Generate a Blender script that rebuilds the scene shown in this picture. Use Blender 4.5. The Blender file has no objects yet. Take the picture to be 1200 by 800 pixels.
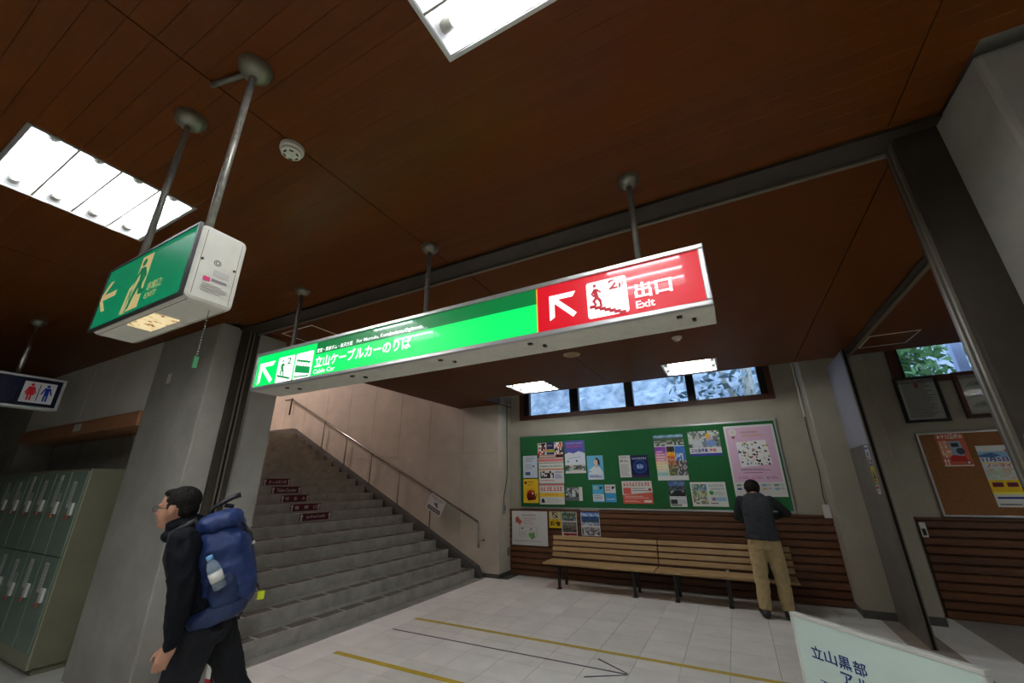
import bpy, bmesh, math, random
from mathutils import Vector, Matrix, noise as mnoise
random.seed(7)
R = math.radians
S = bpy.context.scene
COL = S.collection

# ------------------------------------------------------------------ camera
def cam_axes(p, r, y):
    f = Vector((math.sin(y) * math.cos(p), math.cos(y) * math.cos(p), math.sin(p)))
    rt = Vector((math.cos(y), -math.sin(y), 0)); up = rt.cross(f)
    return rt * math.cos(r) + up * math.sin(r), -rt * math.sin(r) + up * math.cos(r), f
RT, UP, FW = cam_axes(R(19.866), R(-0.521), R(-27.696))
cd = bpy.data.cameras.new('camera'); cd.lens = 14.0; cd.sensor_width = 36.0; cd.clip_start = 0.02
cam = bpy.data.objects.new('camera', cd); COL.objects.link(cam)
cam.matrix_world = Matrix(((RT.x, UP.x, -FW.x, 0), (RT.y, UP.y, -FW.y, 0), (RT.z, UP.z, -FW.z, 1.6), (0, 0, 0, 1)))
S.camera = cam
# ------------------------------------------------------------------ world, exposure
W = bpy.data.worlds.new('world'); S.world = W; W.use_nodes = True
bg = W.node_tree.nodes['Background']; bg.inputs[0].default_value = (0.62, 0.78, 1.0, 1); bg.inputs[1].default_value = 3.6
S.view_settings.view_transform = 'Standard'; S.view_settings.look = 'None'
S.view_settings.gamma = 1.0; S.view_settings.use_curve_mapping = False
S.view_settings.exposure = 0.0
TUBE = 88.0            # radiance of the fluorescent tubes
LIT = 1.0              # radiance scale of the backlit signs

# ------------------------------------------------------------------ helpers
def lin(c):
    return tuple((v / 255 / 12.92) if v / 255 <= 0.04045 else ((v / 255 + 0.055) / 1.055) ** 2.4 for v in c[:3])
MATS = {}
def mat(name, col, rough=0.6, metal=0.0, spec=0.5, var=0.0, nscale=8.0, stretch=(1, 1, 1), bump=0.0, bscale=60.0,
        rnd=0.0, col2=None, coat=0.0, detail=6.0):
    if name in MATS: return MATS[name]
    m = bpy.data.materials.new(name); m.use_nodes = True; nt = m.node_tree; N = nt.nodes; L = nt.links
    b = N['Principled BSDF']; c = lin(col)
    b.inputs['Roughness'].default_value = rough; b.inputs['Metallic'].default_value = metal
    b.inputs['Specular IOR Level'].default_value = spec; b.inputs['Coat Weight'].default_value = coat
    b.inputs['Coat Roughness'].default_value = 0.15
    b.inputs['Base Color'].default_value = (*c, 1)
    if var or bump or rnd:
        tc = N.new('ShaderNodeTexCoord'); mp = N.new('ShaderNodeMapping'); mp.inputs['Scale'].default_value = stretch
        geo = N.new('ShaderNodeNewGeometry'); L.new(geo.outputs['Position'], mp.inputs['Vector'])
        oi = N.new('ShaderNodeObjectInfo')
        if rnd:
            add = N.new('ShaderNodeVectorMath'); add.operation = 'ADD'; comb = N.new('ShaderNodeMath'); comb.operation = 'MULTIPLY'
            comb.inputs[1].default_value = 37.0; L.new(oi.outputs['Random'], comb.inputs[0])
            L.new(geo.outputs['Position'], add.inputs[0]); L.new(comb.outputs[0], add.inputs[1]); L.new(add.outputs[0], mp.inputs['Vector'])
        nz = N.new('ShaderNodeTexNoise'); nz.inputs['Scale'].default_value = nscale; nz.inputs['Detail'].default_value = detail
        nz.inputs['Roughness'].default_value = 0.62
        L.new(mp.outputs[0], nz.inputs['Vector'])
        c2 = lin(col2) if col2 else tuple(v * (1 - var) for v in c)
        c1 = c if col2 else tuple(min(1, v * (1 + var)) for v in c)
        rp = N.new('ShaderNodeValToRGB'); rp.color_ramp.elements[0].position = 0.32; rp.color_ramp.elements[1].position = 0.68
        rp.color_ramp.elements[0].color = (*c2, 1); rp.color_ramp.elements[1].color = (*c1, 1)
        L.new(nz.outputs['Fac'], rp.inputs[0]); out = rp.outputs[0]
        if rnd:
            mr = N.new('ShaderNodeMapRange'); mr.inputs[3].default_value = 1 - rnd; mr.inputs[4].default_value = 1 + rnd
            L.new(oi.outputs['Random'], mr.inputs[0])
            hs = N.new('ShaderNodeHueSaturation'); L.new(mr.outputs[0], hs.inputs['Value']); L.new(out, hs.inputs['Color']); out = hs.outputs[0]
        L.new(out, b.inputs['Base Color'])
        if bump:
            n2 = N.new('ShaderNodeTexNoise'); n2.inputs['Scale'].default_value = bscale; n2.inputs['Detail'].default_value = 4
            L.new(mp.outputs[0], n2.inputs['Vector'])
            bp = N.new('ShaderNodeBump'); bp.inputs['Strength'].default_value = bump; bp.inputs['Distance'].default_value = 0.01
            L.new(n2.outputs['Fac'], bp.inputs['Height']); L.new(bp.outputs[0], b.inputs['Normal'])
    MATS[name] = m; return m
def emis(name, col, strength, base=(230, 230, 230)):
    if name in MATS: return MATS[name]
    m = bpy.data.materials.new(name); m.use_nodes = True; b = m.node_tree.nodes['Principled BSDF']
    b.inputs['Base Color'].default_value = (*lin(base), 1); b.inputs['Emission Color'].default_value = (*lin(col), 1)
    b.inputs['Emission Strength'].default_value = strength; MATS[name] = m; return m
def attr_mat(name, lit=0.0, rough=0.5, coat=0.0, mul=1.0):
    if name in MATS: return MATS[name]
    m = bpy.data.materials.new(name); m.use_nodes = True; nt = m.node_tree; b = nt.nodes['Principled BSDF']
    a = nt.nodes.new('ShaderNodeAttribute'); a.attribute_name = 'print'
    src = a.outputs['Color']
    if mul != 1.0:
        mx = nt.nodes.new('ShaderNodeVectorMath'); mx.operation = 'SCALE'; mx.inputs['Scale'].default_value = mul
        nt.links.new(src, mx.inputs[0]); src = mx.outputs[0]
    nt.links.new(src, b.inputs['Base Color'])
    b.inputs['Roughness'].default_value = rough; b.inputs['Coat Weight'].default_value = coat; b.inputs['Coat Roughness'].default_value = 0.03; b.inputs['Specular IOR Level'].default_value = 0.25
    if lit:
        nt.links.new(a.outputs['Color'], b.inputs['Emission Color']); b.inputs['Emission Strength'].default_value = lit
    MATS[name] = m; return m

class MB:
    """collects shapes of one mesh"""
    def __init__(s): s.v = []; s.f = []; s.c = []
    def add(s, vs, fs, col=None):
        k = len(s.v); s.v += [tuple(v) for v in vs]; s.f += [tuple(i + k for i in f) for f in fs]; s.c += [col] * len(fs); return s
    def box(s, x0, x1, y0, y1, z0, z1, col=None, M=None):
        vs = [Vector((x, y, z)) for x in (x0, x1) for y in (y0, y1) for z in (z0, z1)]
        if M is not None: vs = [M @ v for v in vs]
        return s.add(vs, [(0, 1, 3, 2), (4, 6, 7, 5), (0, 4, 5, 1), (2, 3, 7, 6), (0, 2, 6, 4), (1, 5, 7, 3)], col)
    def tube(s, pts, r, n=10, col=None, caps=True):
        pts = [Vector(p) for p in pts]; rs = r if isinstance(r, (list, tuple)) else [r] * len(pts)
        t0 = (pts[1] - pts[0]).normalized(); a = Vector((0, 0, 1)) if abs(t0.z) < 0.9 else Vector((1, 0, 0))
        u = t0.cross(a).normalized(); vs = []; fs = []
        for i, p in enumerate(pts):
            t = (pts[min(i + 1, len(pts) - 1)] - pts[max(i - 1, 0)]).normalized()
            u = (u - t * u.dot(t)).normalized(); w = t.cross(u)
            for k in range(n):
                q = 2 * math.pi * k / n; vs.append(p + (u * math.cos(q) + w * math.sin(q)) * rs[i])
        for i in range(len(pts) - 1):
            for k in range(n):
                fs.append((i * n + k, i * n + (k + 1) % n, (i + 1) * n + (k + 1) % n, (i + 1) * n + k))
        if caps: fs.append(tuple(range(n))[::-1]); fs.append(tuple((len(pts) - 1) * n + k for k in range(n)))
        return s.add(vs, fs, col)
    def lathe(s, prof, c=(0, 0, 0), n=20, axis='z', col=None):
        vs = []; fs = []
        for r, h in prof:
            for k in range(n):
                q = 2 * math.pi * k / n; a, b = r * math.cos(q), r * math.sin(q)
                p = {'z': (a, b, h), 'y': (a, h, b), 'x': (h, a, b)}[axis]; vs.append(Vector(p) + Vector(c))
        for i in range(len(prof) - 1):
            for k in range(n): fs.append((i * n + k, i * n + (k + 1) % n, (i + 1) * n + (k + 1) % n, (i + 1) * n + k))
        fs.append(tuple(range(n))); fs.append(tuple((len(prof) - 1) * n + k for k in range(n)))
        return s.add(vs, fs, col)
    def prism(s, poly, h0, h1, axis='y', col=None):
        n = len(poly)
        def P(a, b, h): return {'y': (a, h, b), 'x': (h, a, b), 'z': (a, b, h)}[axis]
        vs = [P(a, b, h0) for a, b in poly] + [P(a, b, h1) for a, b in poly]
        fs = [tuple(range(n))[::-1], tuple(range(n, 2 * n))] + [(k, (k + 1) % n, n + (k + 1) % n, n + k) for k in range(n)]
        return s.add(vs, fs, col)
    def mesh(s, name, m, fix=True, smooth=False):
        me = bpy.data.meshes.new(name); me.from_pydata(s.v, [], s.f); me.materials.append(m)
        if fix:
            bm = bmesh.new(); bm.from_mesh(me); bmesh.ops.recalc_face_normals(bm, faces=bm.faces); bm.to_mesh(me); bm.free()
        if any(c is not None for c in s.c):
            at = me.color_attributes.new('print', 'FLOAT_COLOR', 'CORNER'); i = 0
            data = []
            for f, c in zip(s.f, s.c):
                data += [*(lin(c or (200, 200, 200))), 1.0] * len(f)
            at.data.foreach_set('color', data)
        if smooth:
            for p in me.polygons: p.use_smooth = True
        return me
def link(name, me, parent=None):
    o = bpy.data.objects.new(name, me); COL.objects.link(o)
    if parent is not None: o.parent = parent
    return o
def build(name, mb, m, parent=None, bevel=0.0, smooth=False, fix=True, auto=False):
    o = link(name, mb.mesh(name, m, fix, smooth), parent)
    if bevel:
        b = o.modifiers.new('bevel', 'BEVEL'); b.width = bevel; b.segments = 2; b.limit_method = 'ANGLE'; b.angle_limit = R(40)
    if auto:
        for p in o.data.polygons: p.use_smooth = True
        o.data.set_sharp_from_angle(angle=R(38))
    return o
def tag(o, label, cat, group=None, kind=None):
    o['label'] = label; o['category'] = cat
    if group: o['group'] = group
    if kind: o['kind'] = kind
    return o
def thing(name, label, cat, loc=(0, 0, 0), rz=0.0, group=None):
    o = bpy.data.objects.new(name, None); COL.objects.link(o); o.location = loc; o.rotation_euler = (0, 0, rz)
    o.empty_display_size = 0.1
    return tag(o, label, cat, group)
def structure(o, label=None):
    o['kind'] = 'structure'
    if label: o['label'] = label
    return o
def sroot(name, label):
    o = bpy.data.objects.new(name, None); COL.objects.link(o); return structure(o, label)

_tx = {}
def text_geo(body, off=0.0):
    key = (body, off)
    if key not in _tx:
        cu = bpy.data.curves.new('t', 'FONT'); cu.body = body; cu.size = 1.0; cu.offset = off; cu.resolution_u = 3
        o = bpy.data.objects.new('t', cu); COL.objects.link(o)
        dg = bpy.context.evaluated_depsgraph_get(); me = bpy.data.meshes.new_from_object(o.evaluated_get(dg))
        vs = [(v.co.x, v.co.y) for v in me.vertices]; fs = [tuple(p.vertices) for p in me.polygons]
        bpy.data.objects.remove(o); bpy.data.curves.remove(cu); bpy.data.meshes.remove(me)
        _tx[key] = (vs, fs)
    return _tx[key]

class Print(MB):
    """flat print on a plane: origin o (top left), u to the right, v downwards, n out of the sheet; w x h in metres"""
    def __init__(s, o, u, v, n, w, h):
        super().__init__(); s.o = Vector(o); s.u = Vector(u); s.d = Vector(v); s.n = Vector(n); s.w = w; s.h = h; s.k = 0
    def P(s, a, b, e=0.0): return s.o + s.u * (a * s.w) + s.d * (b * s.h) + s.n * e
    def lift(s): s.k += 1; return 0.0003 + 0.00012 * s.k
    def sheet(s, t, col):
        vs = [s.P(a, b, e) for a in (0, 1) for b in (0, 1) for e in (-t, 0)]
        return s.add(vs, [(0, 1, 3, 2), (4, 6, 7, 5), (0, 4, 5, 1), (2, 3, 7, 6), (0, 2, 6, 4), (1, 5, 7, 3)], col)
    def poly(s, pts, col, e=None):
        e = s.lift() if e is None else e
        vs = [s.P(a, b, e) for a, b in pts]
        nrm = (vs[1] - vs[0]).cross(vs[2] - vs[1])
        f = tuple(range(len(vs)))
        return s.add(vs, [f if nrm.dot(s.n) > 0 else f[::-1]], col)
    def rect(s, a0, b0, a1, b1, col, e=None): return s.poly([(a0, b0), (a0, b1), (a1, b1), (a1, b0)], col, e)
    def disc(s, a, b, r, col, n=20, sx=None):
        k = s.h / s.w
        return s.poly([(a + r * k * math.cos(2 * math.pi * i / n), b + r * math.sin(2 * math.pi * i / n)) for i in range(n)], col)
    def cap(s, a0, b0, a1, b1, r, col):           # rounded bar; r in v units
        k = s.h / s.w; dx, dy = (a1 - a0) / k, b1 - b0; q = math.atan2(dy, dx); pts = []
        for i in range(9): t = q + math.pi / 2 + math.pi * i / 8; pts.append((a0 + r * k * math.cos(t), b0 + r * math.sin(t)))
        for i in range(9): t = q - math.pi / 2 + math.pi * i / 8; pts.append((a1 + r * k * math.cos(t), b1 + r * math.sin(t)))
        return s.poly(pts, col)
    def text(s, a0, b0, a1, b1, body, col, off=0.0):
        """fit text into the box a0..a1, b0..b1"""
        vs, fs = text_geo(body, off)
        if not vs: return s
        x0 = min(v[0] for v in vs); x1 = max(v[0] for v in vs); y0 = min(v[1] for v in vs); y1 = max(v[1] for v in vs)
        e = s.lift()
        return s.add([s.P(a0 + (x - x0) / (x1 - x0) * (a1 - a0), b1 - (y - y0) / (y1 - y0) * (b1 - b0), e) for x, y in vs], fs, col)
    def glyphs(s, a0, b0, a1, b1, n, col, off=0.0):
        """print too small to read: n blocks of short strokes"""
        rr = random.Random(n * 7 + int(a0 * 100)); e = s.lift(); w = (a1 - a0) / n; h = b1 - b0
        for i in range(n):
            x = a0 + i * w
            for j in range(3):
                y = b0 + h * (j + rr.uniform(0.0, 0.3)) / 3; s.rect(x + w * 0.08 * rr.random(), y, x + w * rr.uniform(0.5, 0.86), y + h * 0.13, col, e)
            for j in range(2):
                q = x + w * rr.uniform(0.1, 0.7); s.rect(q, b0 + h * rr.uniform(0, 0.3), q + w * 0.14, b0 + h * rr.uniform(0.7, 1), col, e)
        return s
    def lines(s, a0, b0, a1, b1, n, col, fill=0.45, seed=1):
        rr = random.Random(seed); e = s.lift(); st = (b1 - b0) / n
        for i in range(n):
            s.rect(a0, b0 + i * st, a0 + (a1 - a0) * rr.uniform(0.7, 1.0), b0 + (i + fill) * st, col, e)
        return s
    def mosaic(s, a0, b0, a1, b1, nx, ny, pal, seed=1):
        """a photo as coarse patches: pal is a list of rows, each a list of colours"""
        rr = random.Random(seed); e = s.lift()
        for j in range(ny):
            row = pal[min(len(pal) - 1, int(j / ny * len(pal)))]
            for i in range(nx):
                c = rr.choice(row); c = tuple(max(0, min(255, v + rr.randint(-10, 10))) for v in c)
                s.rect(a0 + (a1 - a0) * i / nx, b0 + (b1 - b0) * j / ny, a0 + (a1 - a0) * (i + 1) / nx, b0 + (b1 - b0) * (j + 1) / ny, c, e)
        return s
    def arrow(s, a, b, size, ang, col, wid=0.2):
        """arrow of bold strokes centred at a,b pointing to ang (degrees, 0 = right, 90 = up)"""
        k = s.h / s.w; q = R(ang)
        def T(x, y): return (a + k * size * (x * math.cos(q) - y * math.sin(q)), b - size * (x * math.sin(q) + y * math.cos(q)))
        w = wid / 2; e = s.lift()
        s.poly([T(-0.5, w), T(-0.5, -w), T(0.42, -w), T(0.42, w)], col, e)
        for g in (1, -1):
            s.poly([T(0.5 + w * 0.3, 0), T(0.5 - w * 1.2 - w * 0.3, 0), T(0.02 - w * .9, g * 0.44), T(0.02 + w * 1.4, g * 0.44)], col, e)
        return s
# ------------------------------------------------------------------ materials
concrete = mat('concrete', (150, 146, 136), 0.75, var=0.16, nscale=2.2, bump=0.12, bscale=45)
concrete_dk = concrete
wallpanel = mat('wall_panel', (184, 176, 160), 0.7, var=0.13, nscale=1.6, bump=0.06, bscale=40)
wallfar = mat('wall_plaster', (164, 156, 138), 0.75, var=0.10, nscale=1.8, bump=0.06, bscale=40)
stairconc = mat('stair_concrete', (160, 156, 145), 0.55, var=0.22, nscale=5, bump=0.1, bscale=70)
skirt = mat('skirting_concrete', (78, 75, 70), 0.65, var=0.25, nscale=4)
ceilwood = mat('ceiling_wood', (86, 43, 8), 0.34, spec=0.13, var=0.09, nscale=9, stretch=(0.35, 6, 6), rnd=0.05, bump=0.01)
ceilwood2 = mat('ceiling_wood_panel', (86, 43, 8), 0.42, spec=0.1, var=0.1, nscale=7, stretch=(0.35, 5, 5), bump=0.02)
wainwood = mat('wainscot_wood', (92, 54, 23), 0.5, var=0.3, nscale=6, stretch=(0.5, 8, 10), rnd=0.18, bump=0.05)
benchwood = mat('bench_wood', (168, 138, 94), 0.45, var=0.2, nscale=7, stretch=(0.6, 9, 9), rnd=0.10, bump=0.05)
tilem = mat('floor_tile', (230, 228, 218), 0.38, spec=0.45, var=0.08, nscale=3.0, rnd=0.05)
tilelight = mat('border_tile', (236, 234, 226), 0.4, spec=0.45, var=0.07, nscale=3.0, rnd=0.03)
tilebrown = mat('rail_tile', (150, 141, 124), 0.45, var=0.12, nscale=4.0, rnd=0.04)
grout = mat('grout', (96, 92, 84), 0.8)
darkmetal = mat('dark_steel', (56, 48, 38), 0.5, metal=0.3, var=0.2, nscale=4)
trimmetal = mat('trim_steel', (120, 112, 98), 0.45, metal=0.5)
blackslot = mat('slot_black', (10, 9, 9), 0.8)
finmetal = mat('fin_steel', (124, 119, 113), 0.4, metal=0.5, var=0.15, nscale=3)
finpaint = mat('fin_paint', (150, 150, 158), 0.5, var=0.06, nscale=3)
steel = mat('stainless', (176, 174, 168), 0.25, metal=1.0)
polem = mat('pole_paint', (112, 108, 100), 0.45, metal=0.3, var=0.25, nscale=12)
rosem = mat('rose_metal', (122, 118, 102), 0.28, metal=0.6)
alum = mat('aluminium', (190, 190, 188), 0.35, metal=0.8)
ivory = mat('ivory_paint', (206, 202, 188), 0.4, var=0.08, nscale=14)
greyplastic = mat('grey_box', (150, 148, 140), 0.5)
whiteplastic = mat('white_plastic', (215, 213, 205), 0.4)
greenfelt = mat('green_felt', (16, 88, 40), 0.9, var=0.12, nscale=50)
corkm = mat('cork', (132, 86, 44), 0.85, var=0.15, nscale=40)
brownframe = mat('brown_frame', (78, 38, 20), 0.5, var=0.2, nscale=9, stretch=(0.6, 8, 8))
blackframe = mat('black_frame', (18, 16, 15), 0.4)
lockgreen = mat('locker_door', (122, 142, 126), 0.45, var=0.06, nscale=3, rnd=0.05)
lockbody = mat('locker_body', (118, 116, 92), 0.55, var=0.08, nscale=3)
lockplinth = mat('locker_plinth', (150, 146, 122), 0.5, var=0.08, nscale=3)
yellowtape = mat('yellow_tape', (196, 168, 44), 0.5, var=0.12, nscale=20)
blacktape = mat('black_tape', (24, 24, 24), 0.5)
reflector = mat('reflector_white', (235, 236, 238), 0.35)
tubem = emis('fluorescent_tube', (244, 250, 255), TUBE)
tubeup = emis('upstairs_tube', (255, 228, 228), TUBE * 4.4)
printm = attr_mat('print', rough=0.45)
litm = attr_mat('backlit_print', lit=LIT * 1.35, rough=0.4, coat=0.25, mul=0.25)
litdim = attr_mat('backlit_print_dim', lit=LIT * 0.42, rough=0.25, coat=0.6, mul=0.5)
unlit = attr_mat('gloss_print', rough=0.25, coat=0.5)
gripm = mat('grip_strip', (24, 21, 19), 0.8)
redpaint = mat('red_enamel', (176, 18, 22), 0.3)
blackrub = mat('black_rubber', (14, 14, 15), 0.6)
def glassmat():
    m = bpy.data.materials.new('window_glass'); m.use_nodes = True; nt = m.node_tree; N = nt.nodes; N.remove(N['Principled BSDF'])
    t = N.new('ShaderNodeBsdfTransparent'); t.inputs[0].default_value = (0.86, 0.9, 0.95, 1)
    g = N.new('ShaderNodeBsdfGlossy'); g.inputs['Roughness'].default_value = 0.05
    mx = N.new('ShaderNodeMixShader'); mx.inputs[0].default_value = 0.06
    nt.links.new(t.outputs[0], mx.inputs[1]); nt.links.new(g.outputs[0], mx.inputs[2])
    nt.links.new(mx.outputs[0], N['Material Output'].inputs['Surface']); return m
glass = glassmat()

ZC = 3.2               # ceiling height
# ================================================================== FLOOR
fl = build('floor', MB().box(-14, 9, -7.2, 8.0, -0.25, -0.010), grout); structure(fl, 'pale square floor tiles with dark joints')
def tile_obj(cache, w, d, m):
    key = (round(w, 3), round(d, 3), m.name)
    if key not in cache:
        j = 0.0018; cache[key] = MB().box(j, w - j, j, d - j, -0.012, 0.0).mesh('floor_tile', m)
    return cache[key]
tcache = {}
TX0 = -3.925; TP = 0.4
def tiles(xs, ys, m):
    for x0, x1 in zip(xs[:-1], xs[1:]):
        for y0, y1 in zip(ys[:-1], ys[1:]):
            o = link('floor_tile', tile_obj(tcache, x1 - x0, y1 - y0, m), fl); o.location = (x0, y0, 0)
ysr = [7.72 - 0.4 * i for i in range(0, 15)][::-1]               # 2.12 .. 7.72
tiles([TX0 + TP * i for i in range(0, 14)], ysr, tilem)            # -3.925 .. 1.275
tiles([-4.36, TX0], [2.36 + 0.67 * i for i in range(0, 8)] + [7.23], tilelight)
tiles([-4.55, -4.36], [2.66 + 0.914 * i for i in range(0, 6)], stairconc)
tiles([1.275, 1.31], [4.5, 7.72], tilem)
tiles([1.31, 1.665], [4.52 + 0.8 * i for i in range(0, 5)], tilebrown)
tiles([1.665, 2.085], [4.52 + 0.8 * i for i in range(0, 5)], tilelight)
tiles([2.085 + 0.4 * i for i in range(0, 6)], [4.92 + 0.4 * i for i in range(0, 8)], mat('bay_tile', (158, 153, 144), 0.4, var=0.1, nscale=3.0, rnd=0.05))
rest = MB()
for a in ((-14, -4.4, -7.2, 2.66), (-4.4, 9, -7.2, 2.12), (-4.4, -4.36, 2.12, 2.66), (-4.36, TX0, 2.12, 2.36), (1.275, 9, 2.12, 4.5), (4.085, 9, 4.5, 7.72), (2.085, 4.085, 4.5, 4.92)):
    rest.box(a[0], a[1], a[2], a[3], -0.012, 0.0)
build('floor_screed', rest, tilem, fl)

# ================================================================== CEILING
ce = build('ceiling', MB().box(-5.1, 9, -7.2, 6.60, ZC + 0.075, ZC + 0.2).box(-14, -5.1, -7.2, 2.66, ZC + 0.075, ZC + 0.2)
           .box(-5.1, -4.09, 6.60, 7.72, ZC + 0.075, ZC + 0.2), concrete); structure(ce, 'dark red-brown wooden plank ceiling')
FIX = [(-3.32, -2.63, 0.2, 0.864), (-0.715, -0.025, 0.2, 0.864), (-3.18, -2.49, 5.85, 6.50), (-0.655, 0.035, 5.85, 6.50)]
FIXB = [(x - 0.345, x + 0.345, -2.2, -1.536) for x in (-2.97, -0.37, 2.23, 4.83)] + [(4.055, 4.745, 4.3, 4.964)]   # hall lamps behind the viewpoint on the grid of those in view; the lamp that lights the waiting bay
def split_rects(x0, x1, y0, y1, holes):
    hs = [h for h in holes if h[0] < x1 - 1e-4 and h[1] > x0 + 1e-4 and h[2] < y1 - 1e-4 and h[3] > y0 + 1e-4]
    if not hs: return [(x0, x1, y0, y1)]
    h = hs[0]; out = []
    a, b, c, d = max(h[0], x0), min(h[1], x1), max(h[2], y0), min(h[3], y1)
    if a > x0: out += split_rects(x0, a, y0, y1, hs[1:])
    if b < x1: out += split_rects(b, x1, y0, y1, hs[1:])
    if c > y0: out += split_rects(a, b, y0, c, hs[1:])
    if d < y1: out += split_rects(a, b, d, y1, hs[1:])
    return out
SEAM = [-9.4, -6.85, -4.26, -1.66, 0.93, 3.5]
PW = 0.083; PY0 = 0.2
pcache = {}
for r in range(-3, 24):
    y0 = PY0 + PW * r; y1 = y0 + PW
    if y0 >= 2.14 - 0.02: break
    y1 = min(y1, 2.14)
    for a, b in zip(SEAM[:-1], SEAM[1:]):
        if b > 1.1 and y1 > 1.84: b = 1.12
        if a < -5.5 and y0 > 1.95: continue
        for (x0, x1, q0, q1) in split_rects(a, b, y0, y1, FIX):
            if x1 - x0 < 0.02: continue
            g = 0.0003
            key = (round(x1 - x0, 3), round(q1 - q0, 3))
            if key not in pcache:
                w, d = key; me = MB().prism([(g, 0.0008), (g + 0.0008, 0), (d - g - 0.0008, 0), (d - g, 0.0008), (d - g, 0.012), (g, 0.012)], 0.003, w - 0.003, axis='x').mesh('ceiling_plank', ceilwood)
                pcache[key] = me
            o = link('ceiling_plank', pcache[key], ce); o.location = (x0, q0, ZC)
# the rest of the ceiling: big panels (planks too far or out of view)
def cpanel(x0, x1, y0, y1, name='ceiling_panel'):
    mb = MB()
    for q in split_rects(x0, x1, y0, y1, FIX + FIXB): mb.box(*q, ZC, ZC + 0.012)
    return build(name, mb, ceilwood2, ce)
g = 0.004
for a, b in ((-5.1, -4.26), (-4.26, -1.62), (-1.62, 1.01), (1.01, 1.53)):
    cpanel(a + (g if a > -5 else 0), b - (g if b < 1.5 else 0), 2.325, 6.60)
for a, b in ((1.62, 3.6), (3.6, 6.2), (6.2, 9)): cpanel(a + g, b - g, 2.6, 6.60)
cpanel(-5.1, -4.09, 6.60, 7.72)
for a, b in ((-14, -9.4), (-9.4, -6.85), (-6.85, -4.26), (-4.26, -1.66), (-1.66, 0.93), (0.93, 3.5), (3.5, 6.2), (6.2, 9)):
    cpanel(a + g, b - g, -7.2, PY0 - 3 * PW)
cpanel(-14, -9.4, PY0 - 3 * PW, 1.96); cpanel(3.5, 9, PY0 - 3 * PW, 2.6)
build('ceiling_edge', MB().box(-4.09, 9, 6.60, 6.625, ZC - 0.0, ZC + 0.2).box(-4.11, -4.085, 6.6, 7.23, ZC, ZC + 0.2).box(-5.125, -5.1, 2.66, 7.23, ZC, ZC + 0.2), brownframe, ce)
build('cove_top', MB().box(-4.09, 9, 6.62, 8.0, 3.9, 4.0).box(-4.09, 9, 6.58, 6.62, ZC + 0.2, 4.0).box(-4.13, -4.09, 6.58, 7.75, ZC + 0.2, 4.0), wallfar, ce)

# shutter tracks in the ceiling
t = thing('shutter_track', 'long dark steel shutter track across the ceiling behind the big hanging sign', 'shutter track')
build('track_channel', MB().box(-4.4, 1.12, 2.14, 2.30, ZC - 0.02, ZC), darkmetal, t)
build('track_trim', MB().box(-4.4, 1.12, 2.30, 2.325, ZC - 0.035, ZC), trimmetal, t)
t = thing('shutter_track', 'short steel shutter track running from the concrete column to the steel fin', 'shutter track')
build('track_channel', MB().box(1.53, 1.585, 2.6, 6.6, ZC - 0.02, ZC), darkmetal, t)
build('track_trim', MB().box(1.585, 1.62, 2.6, 6.6, ZC - 0.035, ZC), trimmetal, t)
def hatch(x0, x1, y0, y1, label):
    m = MB(); w = 0.012
    m.box(x0, x1, y0, y0 + w, ZC - 0.006, ZC).box(x0, x1, y1 - w, y1, ZC - 0.006, ZC).box(x0, x0 + w, y0, y1, ZC - 0.006, ZC).box(x1 - w, x1, y0, y1, ZC - 0.006, ZC)
    t = thing('ceiling_hatch', label, 'hatch', group=None)
    build('hatch_frame', m, whiteplastic, t); build('hatch_panel', MB().box(x0 + w, x1 - w, y0 + w, y1 - w, ZC - 0.003, ZC), ceilwood2, t)
hatch(-4.15, -3.65, 2.44, 2.80, 'pale-rimmed access hatch in the ceiling above the stair end of the green sign')
hatch(1.66, 2.12, 5.80, 6.29, 'pale-rimmed access hatch in the ceiling beside the steel fin')

# ================================================================== WALLS
# far wall with the bench, window openings cut
def wall_with_holes(name, x0, x1, z0, z1, y0, y1, holes, m, label):
    mb = MB()
    for a, b, c, d in split_rects(x0, x1, z0, z1, holes): mb.box(a, b, y0, y1, c, d)
    return structure(build(name, mb, m), label)
wall_with_holes('wall_far', -4.13, 9, 0, 4.0, 7.72, 7.95, [(-3.84, 0.78, 2.94, 3.62), (2.36, 5.2, 2.98, 3.62)], wallfar, 'beige concrete wall behind the long bench')
# stair side wall: panels with joints on a backing
sw = structure(build('wall_stair', MB().box(-12.6, -4.13, 7.245, 7.72, -0.2, 6.2), wallpanel), 'tall beige concrete panel wall beside the stairs')
xs = [-12.6 + 0.04] + [-5.0 - 0.9 * i for i in range(8, -1, -1)] + [-4.13]
for i, (a, b) in enumerate(zip(xs[:-1], xs[1:])):
    for c, d in ((0.0, 2.24), (2.24, 4.5), (4.5, 6.2)):
        gg = 0.004
        build('wall_panel', MB().box(a + gg, b - (0 if i == len(xs) - 2 else gg), 7.228, 7.25, c + gg * (c > 0), d - gg), wallpanel, sw)
build('wall_panel', MB().box(-4.13, -4.112, 7.23, 7.72, 0, 4.0), wallpanel, sw)
structure(build('wall_stair_top', MB().box(-12.8, -12.6, 2.4, 7.7, 2.9, 6.2), wallpanel), 'end wall at the top of the stairs')
structure(build('ceiling_stairwell', MB().box(-12.8, -5.0, 2.4, 7.7, 6.2, 6.35), wallfar), 'pale upper ceiling over the stairs')
structure(build('wall_stairwell_upper', MB().box(-5.1, -4.98, 2.66, 7.24, ZC + 0.2, 6.2), wallfar), 'upper wall over the foot of the stairs')
structure(build('wall_stair_near', MB().box(-12.6, -4.42, 2.33, 2.66, 0, 6.2), concrete), 'concrete wall beside the stairs behind the lockers')
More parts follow.
